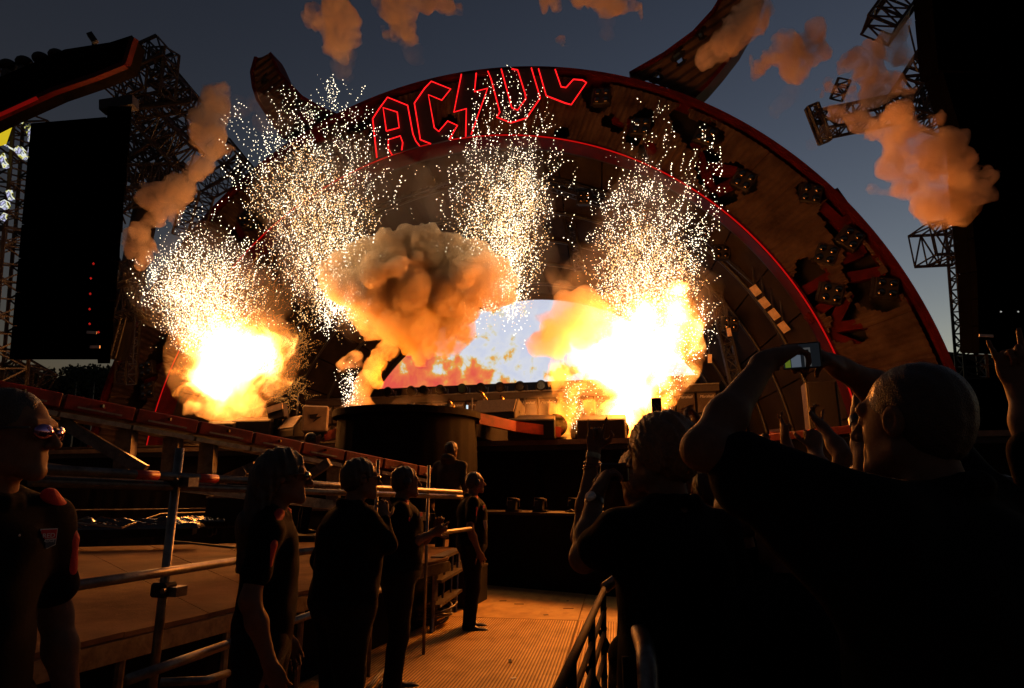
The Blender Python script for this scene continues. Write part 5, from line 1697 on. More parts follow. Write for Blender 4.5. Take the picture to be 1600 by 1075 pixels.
if lp:
    n = (CAM-lp).normalized()
    MB().box(lp+n*.012, (.055, .01, .10)).build('hanging_pass', mat('pale_pass', (.5, .42, .34), .4), G5_['t'])
# people by the stage
x, y = at(701, 712, 9.6)
hz = PD(701, 690, 9.6).z
ris = thing('crew_step', (x, y, 0), 'black crew step in front of the round platform', 'step')
MB().box((x, y, .26), (1.0, .8, .52)).build('body', M_black, ris); MB().box((x, y, .535), (1.02, .82, .03)).build('top', M_wood, ris)
person(x, y, 70, hz-.55, 'person in a creased hooded jacket seen from behind before the round platform', z0=.55, head_phi=60, hair='short', hood=True, top=M_jacket, h=.013, sleeve=1.1, bulk=1.15, lean=.1)
x, y = at(484, 690, 11.2)
hz = PD(482, 676, 11.2).z
ris = thing('camera_step', (x, y, 0), 'tall black step behind the red gantry', 'step')
MB().box((x, y, .43), (1.0, .9, .86)).build('body', M_black, ris); MB().box((x, y, .875), (1.02, .92, .03)).build('top', M_wood, ris)
person(x, y, 30, hz-.89, 'stage hand with headphones and a raised hand peering over the red gantry', z0=.89, hair='crop', headset=True, h=.013, top=M_jacket, wr=[None, PD(497, 690, 10.9)], el=[None, PD(494, 712, 10.9)], hs=('relaxed', 'grip'))

# ------------------------------------------------------------------ crowd on the right
x, y = at(1448, 650, 1.42)
hz = PD(1450, 561, 1.42).z
FG = person(x, y, 120, hz, 'large short-haired person in a black T-shirt holding up a phone, nearest on the right', head_phi=121, head_tilt=.06, hair='crop', h=.0055, bulk=1.5, sleeve=.74, sh_up=(.05, .04), loose=True,
            el=[PD(1098, 702, 1.40), PD(1395, 622, 1.80)], wr=[PD(1196, 566, 1.62), PD(1312, 574, 1.72)], hd=[PD(1242, 543, 1.66)-PD(1196, 566, 1.62), PD(1282, 556, 1.68)-PD(1312, 574, 1.72)],
            hn=[AWAY*.3+RIGHT*.5+Vector((0, 0, -.6)), -RIGHT*.8+Vector((0, 0, -.4))], hs=('grip', 'grip'), neck_len=-.01)
ph = thing('phone', tuple(PD(1254, 556, 1.66)), 'phone held up sideways with a lit screen in the hands of the nearest person', 'phone')
pc = PD(1252, 556, 1.65)
pn_ = (CAM-pc).normalized(); px_ = Vector((0, 0, 1)).cross(pn_).normalized(); pu_ = pn_.cross(px_)
P3 = Matrix((px_, pu_, pn_)).transposed()
MB().box(pc, (.094, .066, .009), P3).build('case', M_plastic, ph, bevel=.003)
def pbit(x0, x1, y0, y1, m, nm, up=.0052):
    c_ = pc+px_*((x0+x1)/2)+pu_*((y0+y1)/2)+pn_*up
    MB().box(c_, (x1-x0, y1-y0, .0006), P3).build(nm, m, scr_o)
scr_o = MB().box(pc+pn_*.0047, (.086, .060, .0006), P3).build('screen', glow('phone_black', (.01, .012, .015), .6, False), ph)
pbit(-.040, -.027, -.028, .016, glow('phone_green', (.16, .22, .02), .55, False), 'picture_left')
pbit(-.025, -.002, -.028, .028, glow('phone_blue', (.14, .17, .22), .5, False), 'picture_middle')
pbit(.006, .022, -.028, .020, glow('phone_grey', (.13, .13, .13), .4, False), 'icon_bar')
for i in range(3): pbit(.010, .018, -.022+.014*i, -.013+.014*i, glow('phone_dark', (.01, .01, .01), .3, False), 'icon', .006)

x, y = at(1043, 720, 2.1)
hz = PD(1048, 652, 2.1).z
MD = person(x, y, 118, hz, 'fair-haired person in a black T-shirt with a wristwatch and raised bent arm', head_phi=132, hair='messy', hairm=M_hair2, h=.007, bulk=1.12, sleeve=.55, sh_up=(.01, 0),
            el=[PD(912, 872, 2.02), None], wr=[PD(930, 778, 2.2), None], hd=[PD(952, 728, 2.25)-PD(930, 778, 2.2), None], hn=[RIGHT*.8+AWAY*.3, None], hs=('grip', 'relaxed'))
w_ = MD['wr'][0]; fa = (MD['wr'][0]-MD['el'][0]).normalized()
wt = thing('wristwatch', tuple(w_), 'round wristwatch on the bent arm of the fair-haired person', 'watch')
wc_ = w_-fa*.02
MB().tube([wc_-fa*.009, wc_+fa*.009], .034, 18, False).build('strap', M_plastic, wt, True)
sd_ = (CAM-wc_); sd_ = (sd_-fa*sd_.dot(fa)).normalized(); sd_ = (sd_-RIGHT*.5).normalized()
MB().tube([wc_+sd_*.032, wc_+sd_*.041], .019, 20).build('dial', mat('watch_face', (.7, .62, .5), .2, .4), wt, True)
cmr = thing('compact_camera', tuple(PD(957, 736, 2.28)), 'small dark camera held up by the fair-haired person', 'camera')
cp = PD(960, 738, 2.28)
MB().box(cp, (.10, .03, .065), Matrix.Rotation(.3, 3, 'Z')).build('case', M_plastic, cmr, bevel=.006)
MB().tube([cp+AWAY*.015, cp+AWAY*.04], .022, 14).build('lens', M_plastic, cmr, True)
MB().tube([cp+RIGHT*-.05, cp+RIGHT*-.075+Vector((0, 0, -.03)), cp+RIGHT*-.07+Vector((0, 0, -.09)), cp+RIGHT*-.055+Vector((0, 0, -.05))], .0022, 5).build('wrist_strap', M_plastic, cmr, True)

CR = 'people in the crowd with hands raised'
def raised(px, d, H, label, l=None, r=None, hsl='relaxed', hsr='relaxed', phi=115, h=.012, hair='short', z=None, hairm=None, nl=None, nr=None, sleeve=.6, bulk=1.0):
    """l, r: ((elbow px,py,d), (wrist px,py,d), (fingers px,py,d))"""
    x, y = at(px, 740, d)
    a = [PD(*q[0]) if q else None for q in (l, r)]; b = [PD(*q[1]) if q else None for q in (l, r)]
    c = [(PD(*q[2])-PD(*q[1])) if q else None for q in (l, r)]
    return person(x, y, phi, H, label, CR, el=a, wr=b, hd=c, hn=[nl, nr], hs=(hsl, hsr), h=h, hair=hair, hairm=hairm, sleeve=sleeve, bulk=bulk)
RK = raised(1006, 2.75, 1.74, 'person behind the fair-haired one, raising a hand with two fingers up', l=((908, 838, 2.7), (928, 705, 2.85), (934, 650, 2.88)), hsl='rock', nl=-AWAY, phi=110, h=.008, hairm=M_hair2, hair='messy', bulk=.78)
w_ = RK['wr'][0]; fa = (RK['wr'][0]-RK['el'][0]).normalized()
wb = MB().tube([w_-fa*.035, w_-fa*.012], .033, 18, False).build('wristband', mat('green_white_band', (.25, .28, .18), .6, 0, .6, 40), None, True); tag(wb, 'pale patterned wristband on the raised arm with two fingers up', 'wristband')
for i in range(3):
    c0 = w_-fa*(.05+.012*i)
    o = MB().tube([c0+(RIGHT*math.cos(a)+AWAY*math.sin(a))*.036+fa*.008*math.sin(a+i) for a in [2*math.pi*j/16 for j in range(17)]], .003, 5).build('bracelet', M_skin if False else mat('red_brown_bead', (.12, .03, .02), .4), None, True)
    tag(o, ['upper', 'middle', 'lowest'][i]+' thin bracelet below the patterned wristband', 'bracelet', 'thin bracelets on the raised arm')
PH = raised(1040, 4.5, 1.66, 'person hidden but for a raised hand holding a phone upright', l=((1010, 760, 4.4), (1022, 672, 4.5), (1026, 650, 4.5)), hsl='grip', nl=AWAY, phi=100)
p2 = thing('phone', tuple(PD(1026, 636, 4.46)), 'dark phone held upright in front of the pale cabinets', 'phone')
c_ = PD(1026, 636, 4.46); n_ = (CAM-c_).normalized(); x_ = Vector((0, 0, 1)).cross(n_).normalized(); P4 = Matrix((x_, n_.cross(x_), n_)).transposed()
MB().box(c_, (.068, .128, .009), P4).build('case', M_plastic, p2, bevel=.004)
MB().box(c_+n_*.005, (.060, .108, .0008), P4).build('screen', mat('dim_phone_screen', (.03, .03, .028), .2), p2)
raised(1105, 3.3, 1.70, 'person clapping with both hands above the head', l=((1068, 745, 3.2), (1076, 672, 3.35), (1068, 634, 3.4)), r=((1112, 730, 3.3), (1096, 668, 3.4), (1076, 632, 3.45)), hsl='cup', hsr='cup', nl=RIGHT, nr=-RIGHT, phi=105, h=.010)
raised(1240, 3.4, 1.66, 'person pointing one finger up behind the outstretched forearm', l=((1244, 735, 3.3), (1228, 690, 3.4), (1222, 655, 3.42)), hsl='two', nl=RIGHT, phi=110)
raised(1305, 3.0, 1.64, 'person with a bare arm slanting up to a bent hand', l=((1318, 712, 2.95), (1286, 668, 3.1), (1268, 648, 3.15)), hsl='grip', nl=RIGHT*.5-AWAY*.5, phi=110)
raised(1290, 2.5, 1.62, 'person whose knuckles show above the black sleeve', l=((1284, 745, 2.4), (1274, 706, 2.55), (1272, 680, 2.58)), hsl='fist', nl=AWAY, phi=110)
raised(1205, 3.8, 1.60, 'person with one thumb raised at the red stage edge', l=((1200, 730, 3.7), (1196, 702, 3.8), (1193, 682, 3.82)), hsl='fist', nl=RIGHT, phi=110)
WB_ = raised(1360, 2.3, 1.66, 'person with a banded wrist right beside the face of the nearest one', l=((1356, 720, 2.2), (1341, 655, 2.35), (1337, 620, 2.38)), hsl='grip', nl=RIGHT*.6-AWAY*.3, phi=110, h=.009)
w_ = WB_['wr'][0]; fa = (WB_['wr'][0]-WB_['el'][0]).normalized()
o = MB().tube([w_-fa*.03, w_], .034, 16, False).build('wristband', M_plastic, None, True); tag(o, 'dark band on the wrist beside the nearest face', 'wristband')
RE = raised(1690, 1.62, 1.66, 'person mostly out of the picture at the right edge, with index and little finger up', l=((1622, 690, 1.52), (1592, 606, 1.60), (1578, 560, 1.62)), hsl='rock', nl=-AWAY*.8-RIGHT*.2, phi=120, h=.007, sleeve=.95, bulk=1.1)
raised(1225, 1.95, 1.56, 'short person in black hidden under the raised arm of the nearest one', phi=112, hair='messy', bulk=1.25, sleeve=.95)
raised(1150, 2.55, 1.58, 'person behind the nearest one, only a dark head top showing', phi=110, hair='short')
raised(1560, 2.6, 1.62, 'person in the dark behind the broad back on the right', phi=115, hair='messy')

# ================================================================== FIRE, SMOKE, SPARKS
def vnoise(x, y, z, seed=0):
    """smooth value noise on broadcast arrays, 0..1"""
    def hsh(i, j, k):
        n = (i.astype(np.int64)*73856093) ^ (j.astype(np.int64)*19349663) ^ (k.astype(np.int64)*83492791) ^ (seed*2654435761)
        n = (n ^ (n >> 13))*1274126177
        n = (n ^ (n >> 16)) & 0xffff
        return n/65535.0
    xi, yi, zi = np.floor(x), np.floor(y), np.floor(z)
    fx, fy, fz = x-xi, y-yi, z-zi
    fx, fy, fz = (f*f*(3-2*f) for f in (fx, fy, fz))
    r = 0
    for a in (0, 1):
        for b in (0, 1):
            for c in (0, 1):
                r = r+hsh(xi+a, yi+b, zi+c)*(fx if a else 1-fx)*(fy if b else 1-fy)*(fz if c else 1-fz)
    return r

def billow(amp, scale, octv=3, seed=1):
    def f(x, y, z):
        x, y, z = np.broadcast_arrays(x, y, z)
        d, a, s = 0, amp, scale
        for o in range(octv):
            wx = x*s+vnoise(x*s*.7, y*s*.7, z*s*.7, seed+9)*.8
            d = d-a*(np.abs(2*vnoise(wx, y*s, z*s, seed+o)-1)*1.6-.45)
            a *= .5; s *= 2.1
        return d
    return f

def main_bodies(F, n, least=.04):
    """keep the big connected bodies of a surface, drop floating beads"""
    lab = np.arange(n)
    for _ in range(200):
        m = lab[F].min(1)
        new = lab.copy()
        for c in range(4): np.minimum.at(new, F[:, c], m)
        new = new[new]
        if (new == lab).all(): break
        lab = new
    fl = lab[F[:, 0]]
    u, c = np.unique(fl, return_counts=True)
    return F[np.isin(fl, u[c >= least*len(F)])]

def cloud(name, blobs, d, material, label, cat, h=.07, amp=.12, scale=1.4, octv=3, seed=1, k=.12, jit=.35, squash=1.0, kind='thing', group=None, blobs3=None):
    rng = random.Random(seed)
    s = SDF()
    pts = []
    for b in blobs:
        px, py, r = b[:3]
        dd = d+(b[3] if len(b) > 3 else rng.uniform(-jit, jit))
        c = PD(px, py, dd)
        rr = r*dd/1000.0
        s.ell(tuple(c), (rr, rr*squash, rr), k=k)
        pts.append(c)
    v, f = s.mesh(h, billow(amp, scale, octv, seed))
    f = main_bodies(f, len(v))
    base = sum(pts, Vector())/len(pts)
    me = newmesh(name, v-np.array(base), f, material, True)
    o = put(name, me, None, base)
    return tag(o, label, cat, group, kind)

FIRE = (1.0, .50, .13)
G_core = gas('white_hot_flame', density=0.0, ecolor=(1, .56, .22), estr=3.6)
G_fire = gas('yellow_flame', color=(.9, .6, .3), density=.15, ecolor=(1, .31, .02), estr=3.0)
G_flame = gas('streaked_flame', color=(.9, .7, .5), density=1.0, ecolor=(1, .30, .022), estr=3.2, lump=.96, lscale=2.6, lo=.44, hi=.64)
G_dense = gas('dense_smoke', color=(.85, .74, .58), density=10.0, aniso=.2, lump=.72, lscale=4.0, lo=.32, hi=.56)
G_skirt = gas('smoke_with_added_glow', color=(.9, .8, .62), density=5.0, aniso=.2, ecolor=(1, .24, .012), estr=.30, lump=.75, lscale=1.8, lo=.36, hi=.6)  # firelight on this smoke put in as its own emission
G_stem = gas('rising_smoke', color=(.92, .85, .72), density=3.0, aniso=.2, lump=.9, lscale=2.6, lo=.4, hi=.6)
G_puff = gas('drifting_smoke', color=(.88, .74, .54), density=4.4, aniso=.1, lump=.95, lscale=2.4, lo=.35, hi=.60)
G_wisp = gas('thin_smoke', color=(.9, .85, .78), density=.35, aniso=.1, lump=.85, lscale=1.1, lo=.4, hi=.62)
G_veil = gas('spark_lit_smoke', color=(.9, .82, .7), density=.10, aniso=.3)

# --- left fireball
def fire_gas(name, centres, base, peak, nscale=1.3, namp=1.3, power=2.2, warp=.75):
    """burning gas: hottest at the hearts of its lobes, torn by noise towards its rim"""
    m, nt, out = nodes_of(name)
    N, L = nt.nodes, nt.links
    tc = N.new('ShaderNodeTexCoord')
    n1 = N.new('ShaderNodeTexNoise'); n1.inputs['Scale'].default_value = nscale; n1.inputs['Detail'].default_value = 5; n1.inputs['Roughness'].default_value = .62; n1.inputs['Distortion'].default_value = .8
    L.new(tc.outputs['Object'], n1.inputs[0])
    wv = N.new('ShaderNodeVectorMath'); wv.operation = 'MULTIPLY_ADD'
    L.new(n1.outputs['Color'], wv.inputs[0]); wv.inputs[1].default_value = (warp, warp, warp); L.new(tc.outputs['Object'], wv.inputs[2])
    last = None
    for c, r in centres:
        d = N.new('ShaderNodeVectorMath'); d.operation = 'DISTANCE'
        L.new(wv.outputs[0], d.inputs[0]); d.inputs[1].default_value = tuple(Vector(c)-base+Vector((warp/2,)*3))
        mr = N.new('ShaderNodeMapRange'); mr.inputs['From Min'].default_value = r; mr.inputs['From Max'].default_value = 0
        L.new(d.outputs['Value'], mr.inputs['Value'])
        if last is None: last = mr.outputs[0]
        else:
            mx = N.new('ShaderNodeMath'); mx.operation = 'SMOOTH_MAX'; mx.inputs[2].default_value = .25
            L.new(last, mx.inputs[0]); L.new(mr.outputs[0], mx.inputs[1]); last = mx.outputs[0]
    nm = N.new('ShaderNodeMapRange'); nm.inputs['From Min'].default_value = .3; nm.inputs['From Max'].default_value = .7
    nm.inputs['To Min'].default_value = -.46*namp; nm.inputs['To Max'].default_value = .14*namp
    L.new(n1.outputs['Fac'], nm.inputs['Value'])
    ad = N.new('ShaderNodeMath'); ad.use_clamp = True
    L.new(last, ad.inputs[0]); L.new(nm.outputs[0], ad.inputs[1])
    pw = N.new('ShaderNodeMath'); pw.operation = 'POWER'; pw.inputs[1].default_value = power
    L.new(ad.outputs[0], pw.inputs[0])
    mu = N.new('ShaderNodeMath'); mu.operation = 'MULTIPLY'; mu.inputs[1].default_value = peak
    L.new(pw.outputs[0], mu.inputs[0])
    cr = N.new('ShaderNodeValToRGB'); e = cr.color_ramp.elements
    e[0].position = 0; e[0].color = (1, .12, .002, 1)
    e[1].position = .26; e[1].color = (1, .42, .10, 1)
    q = e.new(.10); q.color = (1, .26, .018, 1)
    L.new(ad.outputs[0], cr.inputs[0])
    v = N.new('ShaderNodeVolumePrincipled')
    v.inputs['Density'].default_value = .06; v.inputs['Color'].default_value = (.9, .7, .5, 1)
    L.new(cr.outputs[0], v.inputs['Emission Color']); L.new(mu.outputs[0], v.inputs['Emission Strength'])
    L.new(v.outputs[0], out.inputs['Volume'])
    return m

def fireball(blobs, d, label, peak, name='fireball', seed=3, grow=1.28, shell=1.06, cat='fireball', **kw):
    cs = [(PD(b[0], b[1], d+(b[3] if len(b) > 3 else 0)), b[2]*d/1000.0*grow) for b in blobs]
    base = sum((c for c, _ in cs), Vector())/len(cs)
    s_ = SDF()
    for c, r in cs: s_.ell(tuple(c), (r*shell, r*shell, r*shell), k=.25)
    v, f = s_.mesh(.09, billow(.10, 1.3, 3, seed))
    o = put(name, newmesh(name, v-np.array(base), f, fire_gas('burning_gas', cs, base, peak, **kw), True), None, base)
    return tag(o, label, cat, None, 'thing')
fireball([(358, 560, 66), (392, 552, 54), (322, 592, 36), (418, 562, 30), (350, 522, 32), (345, 610, 26)], 15.4, 'left fireball, round and white hot, just above the red gantry', 150.0, seed=3)
cloud('ground_smoke', [(345, 643, 20), (372, 648, 20), (318, 640, 18), (395, 642, 20), (410, 650, 12), (350, 660, 12), (376, 660, 9), (335, 655, 12), (300, 636, 12), (382, 620, 24), (350, 622, 24)], 14.9, gas('ground_smoke_with_added_glow', color=(.9, .8, .62), density=1.8, aniso=.2, ecolor=(1, .26, .015), estr=.35, lump=.85, lscale=2.2, lo=.38, hi=.6),  # emission adds the fireball's light to this smoke
      'orange smoke swirling under the left fireball', 'smoke', .06, .12, 2.2, 3, 8, .12, .3)
# --- right fireball
fireball([(985, 550, 76), (935, 562, 50), (1034, 535, 48), (1056, 486, 34), (1062, 450, 20), (992, 608, 46), (978, 650, 28), (1004, 498, 40), (900, 556, 26), (1030, 590, 24)], 13.6, 'right fireball, largest and blinding white, above the raised hands', 150.0, seed=13, name='fireball')
cloud('flame_column', [(872, 585, 18), (878, 600, 22), (885, 622, 22), (878, 640, 20), (884, 660, 20), (880, 678, 16), (900, 650, 18), (915, 640, 16), (895, 610, 20), (905, 668, 12), (925, 632, 10), (890, 688, 9)], 13.3, G_flame, 'orange flame column left of the right fireball', 'flame', .06, .14, 2.4, 3, 21, .10, .3)
cloud('flame', [(985, 672, 20), (970, 665, 18), (1002, 662, 18), (985, 688, 12), (960, 650, 16), (1012, 645, 16), (1035, 622, 14), (1050, 605, 12), (945, 640, 14)], 13.4, G_flame, 'yellow ragged flames at the foot of the right fireball', 'flame', .06, .13, 2.4, 3, 24, .10, .3)
cloud('smoke_cloud', [(855, 535, 24, -.5), (838, 545, 12, -.5), (872, 505, 26), (893, 485, 32), (918, 480, 28), (905, 510, 34), (935, 490, 24), (870, 540, 24, -.4), (890, 470, 20), (925, 510, 26), (860, 515, 18)], 13.2, gas('burning_smoke', color=(.86, .72, .52), density=3.4, aniso=.2, ecolor=(1, .26, .015), estr=.55, lump=.7, lscale=1.2, lo=.4, hi=.6),
      'orange brown smoke lobe on the left shoulder of the right fireball', 'smoke cloud', .05, .13, 2.0, 4, 31, .08, .3)
cloud('ground_smoke', [(830, 645, 18), (815, 650, 15), (845, 640, 20), (805, 655, 10), (848, 660, 16), (858, 625, 14)], 13.6, G_wisp, 'thin smoke drifting over the wedge left of the flame column', 'smoke', .07, .14, 1.8, 3, 41, .15, .4)
# --- mushroom cloud in the middle
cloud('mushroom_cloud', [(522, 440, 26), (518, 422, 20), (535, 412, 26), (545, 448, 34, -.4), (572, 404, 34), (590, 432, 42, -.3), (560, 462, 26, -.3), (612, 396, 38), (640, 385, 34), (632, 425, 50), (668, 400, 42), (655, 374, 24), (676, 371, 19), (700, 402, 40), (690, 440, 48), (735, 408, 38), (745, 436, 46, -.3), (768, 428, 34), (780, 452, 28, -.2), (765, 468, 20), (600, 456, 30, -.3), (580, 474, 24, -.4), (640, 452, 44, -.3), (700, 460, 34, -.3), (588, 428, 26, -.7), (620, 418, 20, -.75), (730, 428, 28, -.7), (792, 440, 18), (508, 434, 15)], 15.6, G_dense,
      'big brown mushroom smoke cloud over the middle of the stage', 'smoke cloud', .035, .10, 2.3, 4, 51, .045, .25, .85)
cloud('smoke_skirt', [(560, 486, 18), (576, 500, 22), (596, 508, 26), (622, 506, 36), (660, 508, 38), (698, 500, 34), (726, 486, 22), (642, 532, 22), (690, 534, 24), (614, 528, 16), (665, 544, 12), (712, 542, 14), (652, 550, 8), (718, 512, 20)], 15.7, G_skirt,
      'glowing orange smoke under the mushroom cloud', 'smoke cloud', .05, .16, 1.5, 4, 61, .10, .3)
cloud('smoke_column', [(604, 548, 16), (592, 560, 17), (582, 576, 17), (574, 592, 16), (568, 608, 16), (562, 624, 15), (552, 638, 14), (612, 540, 18), (548, 566, 12), (536, 574, 10), (556, 556, 13), (529, 580, 7), (540, 640, 10), (574, 632, 12), (566, 646, 11), (590, 600, 10)], 15.6, G_stem,
      'sparkling smoke column standing left under the mushroom cloud', 'smoke', .05, .11, 2.6, 3, 71, .08, .2)
cloud('smoke_wisp', [(625, 632, 14), (640, 620, 12), (648, 636, 14), (632, 608, 9), (655, 622, 9), (610, 640, 8)], 12.6, G_wisp, 'wisp of smoke over the left of the round platform', 'smoke', .06, .12, 2.2, 3, 81, .12, .3)
cloud('smoke_wisp', [(686, 634, 10), (684, 618, 9), (690, 602, 7), (680, 626, 8)], 12.6, G_wisp, 'narrow wisp of smoke over the right of the round platform', 'smoke', .06, .12, 2.2, 3, 83, .12, .2)

# --- smoke puffs drifting in the dusk sky
puffs = [
    ([(500, 35, 17), (528, 24, 24), (546, 40, 19), (522, 58, 17), (530, 12, 16), (512, 18, 18)], 16, 'rounded orange puff of smoke at the top, left of the neon sign'),
    ([(600, -6, 18), (618, 12, 24), (638, 35, 15), (640, 55, 9), (630, 0, 18)], 17, 'puff of smoke at the top edge, directly right of the rounded one'),
    ([(690, -2, 14), (700, 12, 8), (672, 2, 10)], 18, 'faint scrap of smoke at the top edge above the lightning bolt'),
    ([(850, -4, 14), (872, 4, 10), (905, -4, 16), (940, 4, 20), (965, 0, 22), (980, 10, 10)], 17, 'ragged strip of smoke at the top edge, left of the right horn'),
    ([(1188, 12, 17), (1175, 28, 22), (1158, 45, 23), (1140, 62, 20), (1124, 80, 18), (1108, 94, 13), (1150, 72, 14), (1185, 38, 13)], 16, 'slanting orange smoke puff in front of the right horn'),
    ([(1212, 82, 19), (1232, 68, 22), (1258, 72, 24), (1275, 80, 18), (1242, 96, 24), (1236, 118, 14), (1248, 122, 10), (1262, 48, 13), (1202, 92, 12)], 16, 'compact orange puff floating alone in the sky right of the horn'),
    ([(1402, 52, 17), (1390, 72, 23), (1365, 84, 23), (1340, 92, 22), (1322, 104, 16), (1360, 115, 21), (1378, 130, 19), (1362, 152, 20), (1335, 172, 19), (1308, 178, 16), (1345, 190, 16), (1408, 82, 13)], 16.5, 'long twisting smoke puff in front of the right lattice boom'),
    ([(1408, 185, 19), (1424, 212, 27), (1400, 236, 26), (1436, 252, 30), (1386, 270, 22), (1366, 296, 17), (1415, 285, 26)], 11.6, 'upper half of the biggest smoke bank, before the right tower'),
    ([(1475, 262, 26), (1508, 275, 28), (1536, 282, 22), (1465, 300, 28), (1500, 318, 28), (1530, 312, 20), (1470, 335, 18), (1512, 344, 15), (1546, 268, 13), (1450, 322, 20)], 11.4, 'lower right half of the biggest smoke bank, before the right tower'),
    ([(336, 170, 19), (318, 182, 18), (312, 204, 17), (330, 220, 17), (338, 238, 14), (326, 254, 15), (308, 274, 16), (296, 290, 12)], 17, 'tall orange smoke puff between the left tower and the arch'),
    ([(240, 312, 17), (262, 302, 20), (286, 300, 16), (252, 328, 17), (270, 322, 14), (268, 345, 8)], 16.5, 'low orange smoke puff by the leaning mast'),
    ([(200, 368, 15), (218, 366, 17), (232, 382, 15), (212, 384, 16), (224, 402, 14), (218, 418, 9)], 16.5, 'lowest orange smoke puff right of the left tower'),
]
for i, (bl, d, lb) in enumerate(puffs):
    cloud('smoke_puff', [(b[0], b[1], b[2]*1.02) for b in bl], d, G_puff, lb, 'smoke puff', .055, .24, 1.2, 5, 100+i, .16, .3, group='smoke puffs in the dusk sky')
for i, (bl, d, lb) in enumerate((([(370, 165, 18), (400, 158, 18), (425, 170, 20), (440, 195, 17), (410, 190, 16), (350, 165, 14)], 18, 'thin smoke trailing right from the tall left puff to the left horn'),
                                 ([(540, 82, 16), (530, 104, 14), (542, 120, 11)], 17, 'thin smoke trailing below the rounded puff at the top'),
                                 ([(640, 70, 12), (650, 85, 9)], 17, 'thin trail below the puff at the top edge'), ([(950, 30, 14), (948, 48, 11)], 17, 'thin trail hanging from the ragged strip of smoke'),
                                 ([(1240, 142, 15), (1225, 160, 15), (1212, 178, 12)], 16.5, 'thin trail falling from the lone compact puff'), ([(1290, 205, 18), (1268, 225, 14)], 16.5, 'thin trail at the foot of the twisting puff'),
                                 ([(880, 455, 20), (868, 432, 16), (895, 440, 18), (880, 415, 12)], 14, 'thin brown smoke rising above the orange smoke lobe'))):
    cloud('smoke_trail', bl, d, G_wisp, lb, 'smoke', .08, .16, 1.3, 3, 140+i, .2, .3)

# --- the light the flames give, with lamps added under the mushroom cloud
def flame_light(px, py, d, energy, rad, color=(1, .21, .008)):
    l = bpy.data.lights.new('flame_light', 'POINT')
    l.energy = energy; l.color = color; l.shadow_soft_size = rad
    o = bpy.data.objects.new('flame_light', l); o.location = PD(px, py, d); col.objects.link(o)
    return o
flame_light(370, 562, 15.4, 900, .9)
flame_light(985, 575, 13.6, 2300, 1.1)
flame_light(600, 585, 15.9, 200, .4)  # added lamp brightening the smoke below the mushroom cloud, no flame of its own
flame_light(520, 505, 15.2, 160, .5, (1, .3, .04))  # added lamp for the cloud's lower left side, no flame modelled here
flame_light(880, 640, 13.2, 90, .4)
flame_light(500, 350, 14.6, 110, .8, (1, .55, .24))      # the burning sparks light the smoke from above
flame_light(800, 340, 14.6, 110, .8, (1, .55, .24))

# --- thin smoke hanging among the sparks, lit by the fire below
G_haze = gas('fire_lit_haze', color=(.92, .84, .72), density=.055, aniso=.35)
for bl, d, lb in (([(300, 450, 70), (345, 480, 80), (390, 480, 60), (330, 400, 50)], 15.1, 'thin lit haze among the sparks over the left fireball'),
                  ([(500, 400, 70), (480, 320, 80), (540, 300, 80), (620, 320, 70), (560, 460, 60)], 16.2, 'thin lit haze behind the left side of the mushroom cloud'),
                  ([(790, 380, 60), (780, 300, 80), (720, 300, 70), (820, 440, 50)], 16.2, 'thin lit haze behind the right side of the mushroom cloud'),
                  ([(1000, 430, 80), (1000, 340, 75), (1060, 470, 60), (930, 450, 60)], 13.9, 'thin lit haze among the sparks over the right fireball')):
    cloud('smoke_haze', bl, d, G_haze, lb, 'haze', .14, .3, .8, 3, int(d*10), .5, .3)
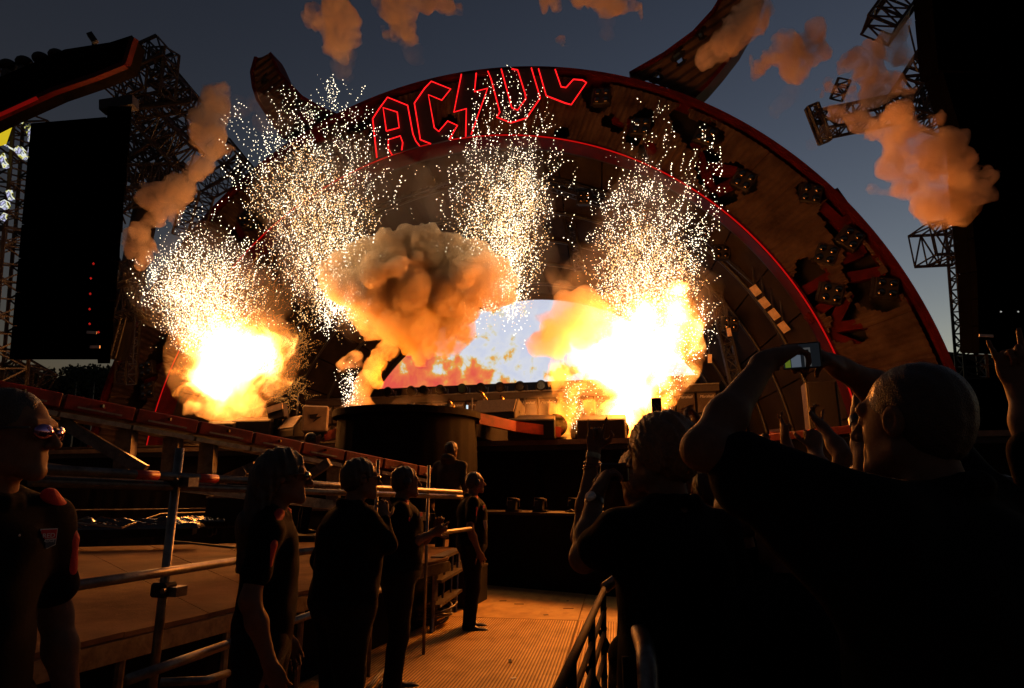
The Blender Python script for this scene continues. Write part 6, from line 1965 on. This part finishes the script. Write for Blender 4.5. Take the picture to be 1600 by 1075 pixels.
# --- sparks
M_spark = glow('white_spark', (1, .84, .60), 4.2, False)
M_warm = glow('warm_spark', (1, .58, .24), 2.4, False)
M_dust = glow('orange_spark', (1, .36, .07), .55, False)
OCTV = np.array([(1, 0, 0), (-1, 0, 0), (0, 1, 0), (0, -1, 0), (0, 0, 1), (0, 0, -1)], float)
OCTF = np.array([(0, 2, 4), (2, 1, 4), (1, 3, 4), (3, 0, 4), (2, 0, 5), (1, 2, 5), (3, 1, 5), (0, 3, 5)])
def sparks(fans, n, d, jit, label, seed, mat_=M_spark, size=(.34, .84), trail=(1, 4), step=(4.5, 8.5), stretch=1.3):
    """fans: (weight, base x, base y, mean angle from straight up, spread, reach, near, far, bias); each spark runs outwards in a short dotted streak"""
    rng = random.Random(seed)
    P, S, Dv = [], [], []
    wts = [f[0] for f in fans]
    while len(P) < n:
        w, bx, by, am, asd, reach, f0, f1, bias = rng.choices(fans, wts)[0]
        a = am+rng.gauss(0, asd)
        f = f0+(f1-f0)*rng.random()**bias
        f *= 1-.10*abs(a-am)/max(.05, asd)
        ca = R(a)
        px, py = bx+math.sin(ca)*reach*f+rng.gauss(0, 7), by-math.cos(ca)*reach*f+rng.gauss(0, 5)
        dd = d+rng.uniform(-jit, jit)
        m = rng.randint(*trail); st = rng.uniform(*step); wob = rng.gauss(0, .30)
        aa = ca+rng.gauss(0, .35)
        s0 = rng.uniform(*size)
        for q in range(m):
            P.append(PD(px, py, dd)); S.append(s0*rng.uniform(.75, 1.15)*dd/1000.0)
            Dv.append(RIGHT*math.sin(aa)+Vector((0, 0, 1))*math.cos(aa))
            px += math.sin(aa)*st+rng.gauss(0, .8); py -= math.cos(aa)*st+rng.gauss(0, .6); aa += wob
    P = np.array([tuple(p) for p in P[:n]]); S = np.array(S[:n]); Dv = np.array([tuple(v) for v in Dv[:n]])
    base = P.mean(0)
    off = OCTV[None]*S[:, None, None]
    stretch = 1+(stretch-1)*np.array([rng.choice((.5, 1, 1, 4)) for _ in range(n)])[:, None, None]
    off = off+Dv[:, None, :]*((off*Dv[:, None, :]).sum(-1, keepdims=True))*(stretch-1)
    V = ((P-base)[:, None, :]+off).reshape(-1, 3)
    F = (OCTF[None]+6*np.arange(n)[:, None, None]).reshape(-1, 3)
    o = put('spark_shower', newmesh('spark_shower', V, F, mat_), None, base)
    return tag(o, label, 'sparks', None, 'stuff')
L_ = [(3, 345, 600, -12, 11, 245, .28, .95, 1.2), (1.8, 335, 600, -25, 8, 240, .30, .92, 1.1), (1.4, 350, 590, 6, 12, 225, .3, .95, 1.3), (.5, 345, 600, -8, 16, 275, .6, 1.0, 1.2)]
sparks(L_, 5200, 15.0, .8, 'shower of white sparks fanning up from the left fireball', 1)
sparks([(w*1, bx, by, am+3, sd*1.1, re*.8, .3, .95, 1.0) for w, bx, by, am, sd, re, *_ in L_], 5200, 15.1, .8, 'warm fine sparks filling the lower left shower', 11, M_warm, (.45, .8))
M1 = [(3, 560, 640, -13, 5.5, 520, .30, .98, 1.7), (1.5, 555, 640, -2, 5, 450, .40, .95, 1.6), (1.1, 560, 640, -22, 5, 510, .42, 1.0, 1.3), (.35, 548, 650, -2, 6, 100, .0, .7, 1), (.6, 560, 640, -4, 7, 520, .75, 1.0, 1)]
sparks(M1, 5400, 15.8, .9, 'wide shower of white sparks left of the mushroom cloud, reaching the left horn', 2)
sparks([(w, bx, by, am, sd, re*.86, .36, .95, .9) for w, bx, by, am, sd, re, *_ in M1[:3]], 4600, 16.0, .9, 'warm fine sparks low in the shower left of the mushroom cloud', 12, M_warm, (.45, .8))
M2 = [(3, 750, 690, 8, 3.8, 530, .44, .92, 1.7), (1.5, 745, 690, 1.5, 4, 520, .52, .95, 1.5), (1.0, 745, 690, 13, 3.5, 520, .48, .95, 1.3), (.7, 745, 690, 5, 6, 590, .72, 1.0, 1), (.12, 740, 680, -8, 8, 470, .4, .95, 1.1)]
sparks(M2, 4900, 15.9, .9, 'shower of white sparks right above the mushroom cloud under the neon sign', 3)
sparks([(w, bx, by, am, sd, re*.86, .5, .95, .9) for w, bx, by, am, sd, re, *_ in M2[:3]], 4200, 16.0, .9, 'warm fine sparks low in the shower under the neon sign', 13, M_warm, (.45, .8))
M3 = [(3, 985, 680, 3, 6.5, 425, .36, .97, 1.3), (2.6, 990, 680, 13, 5.5, 390, .30, .95, 1.2), (1.2, 985, 680, -4, 6, 410, .48, .97, 1.2), (.35, 985, 680, 4, 4, 540, .7, 1.0, 1.1), (.35, 1000, 680, 13, 4, 480, .7, 1.0, 1), (.7, 1010, 680, 26, 4, 260, .25, .9, 1.0), (.25, 905, 680, -4, 9, 90, .1, .9, 1)]
sparks(M3, 5600, 13.6, .8, 'tall shower of white sparks above the right fireball', 4)
sparks([(w, bx, by, am, sd, re*.84, .4, .95, .85) for w, bx, by, am, sd, re, *_ in M3[:3]], 5200, 13.7, .8, 'warm fine sparks low in the tall right shower', 14, M_warm, (.45, .8))
sparks([(2, 370, 640, 14, 12, 250, .35, 1.0, 1.2), (1.5, 370, 640, 42, 7, 160, .5, 1.0, .8), (1, 360, 640, 70, 8, 110, .6, 1.1, 1)], 3800, 15.2, .6, 'fine orange sparks raining down the right side of the left fireball', 5, M_dust, (.35, .65), (3, 7), (2.4, 4), 1.8)
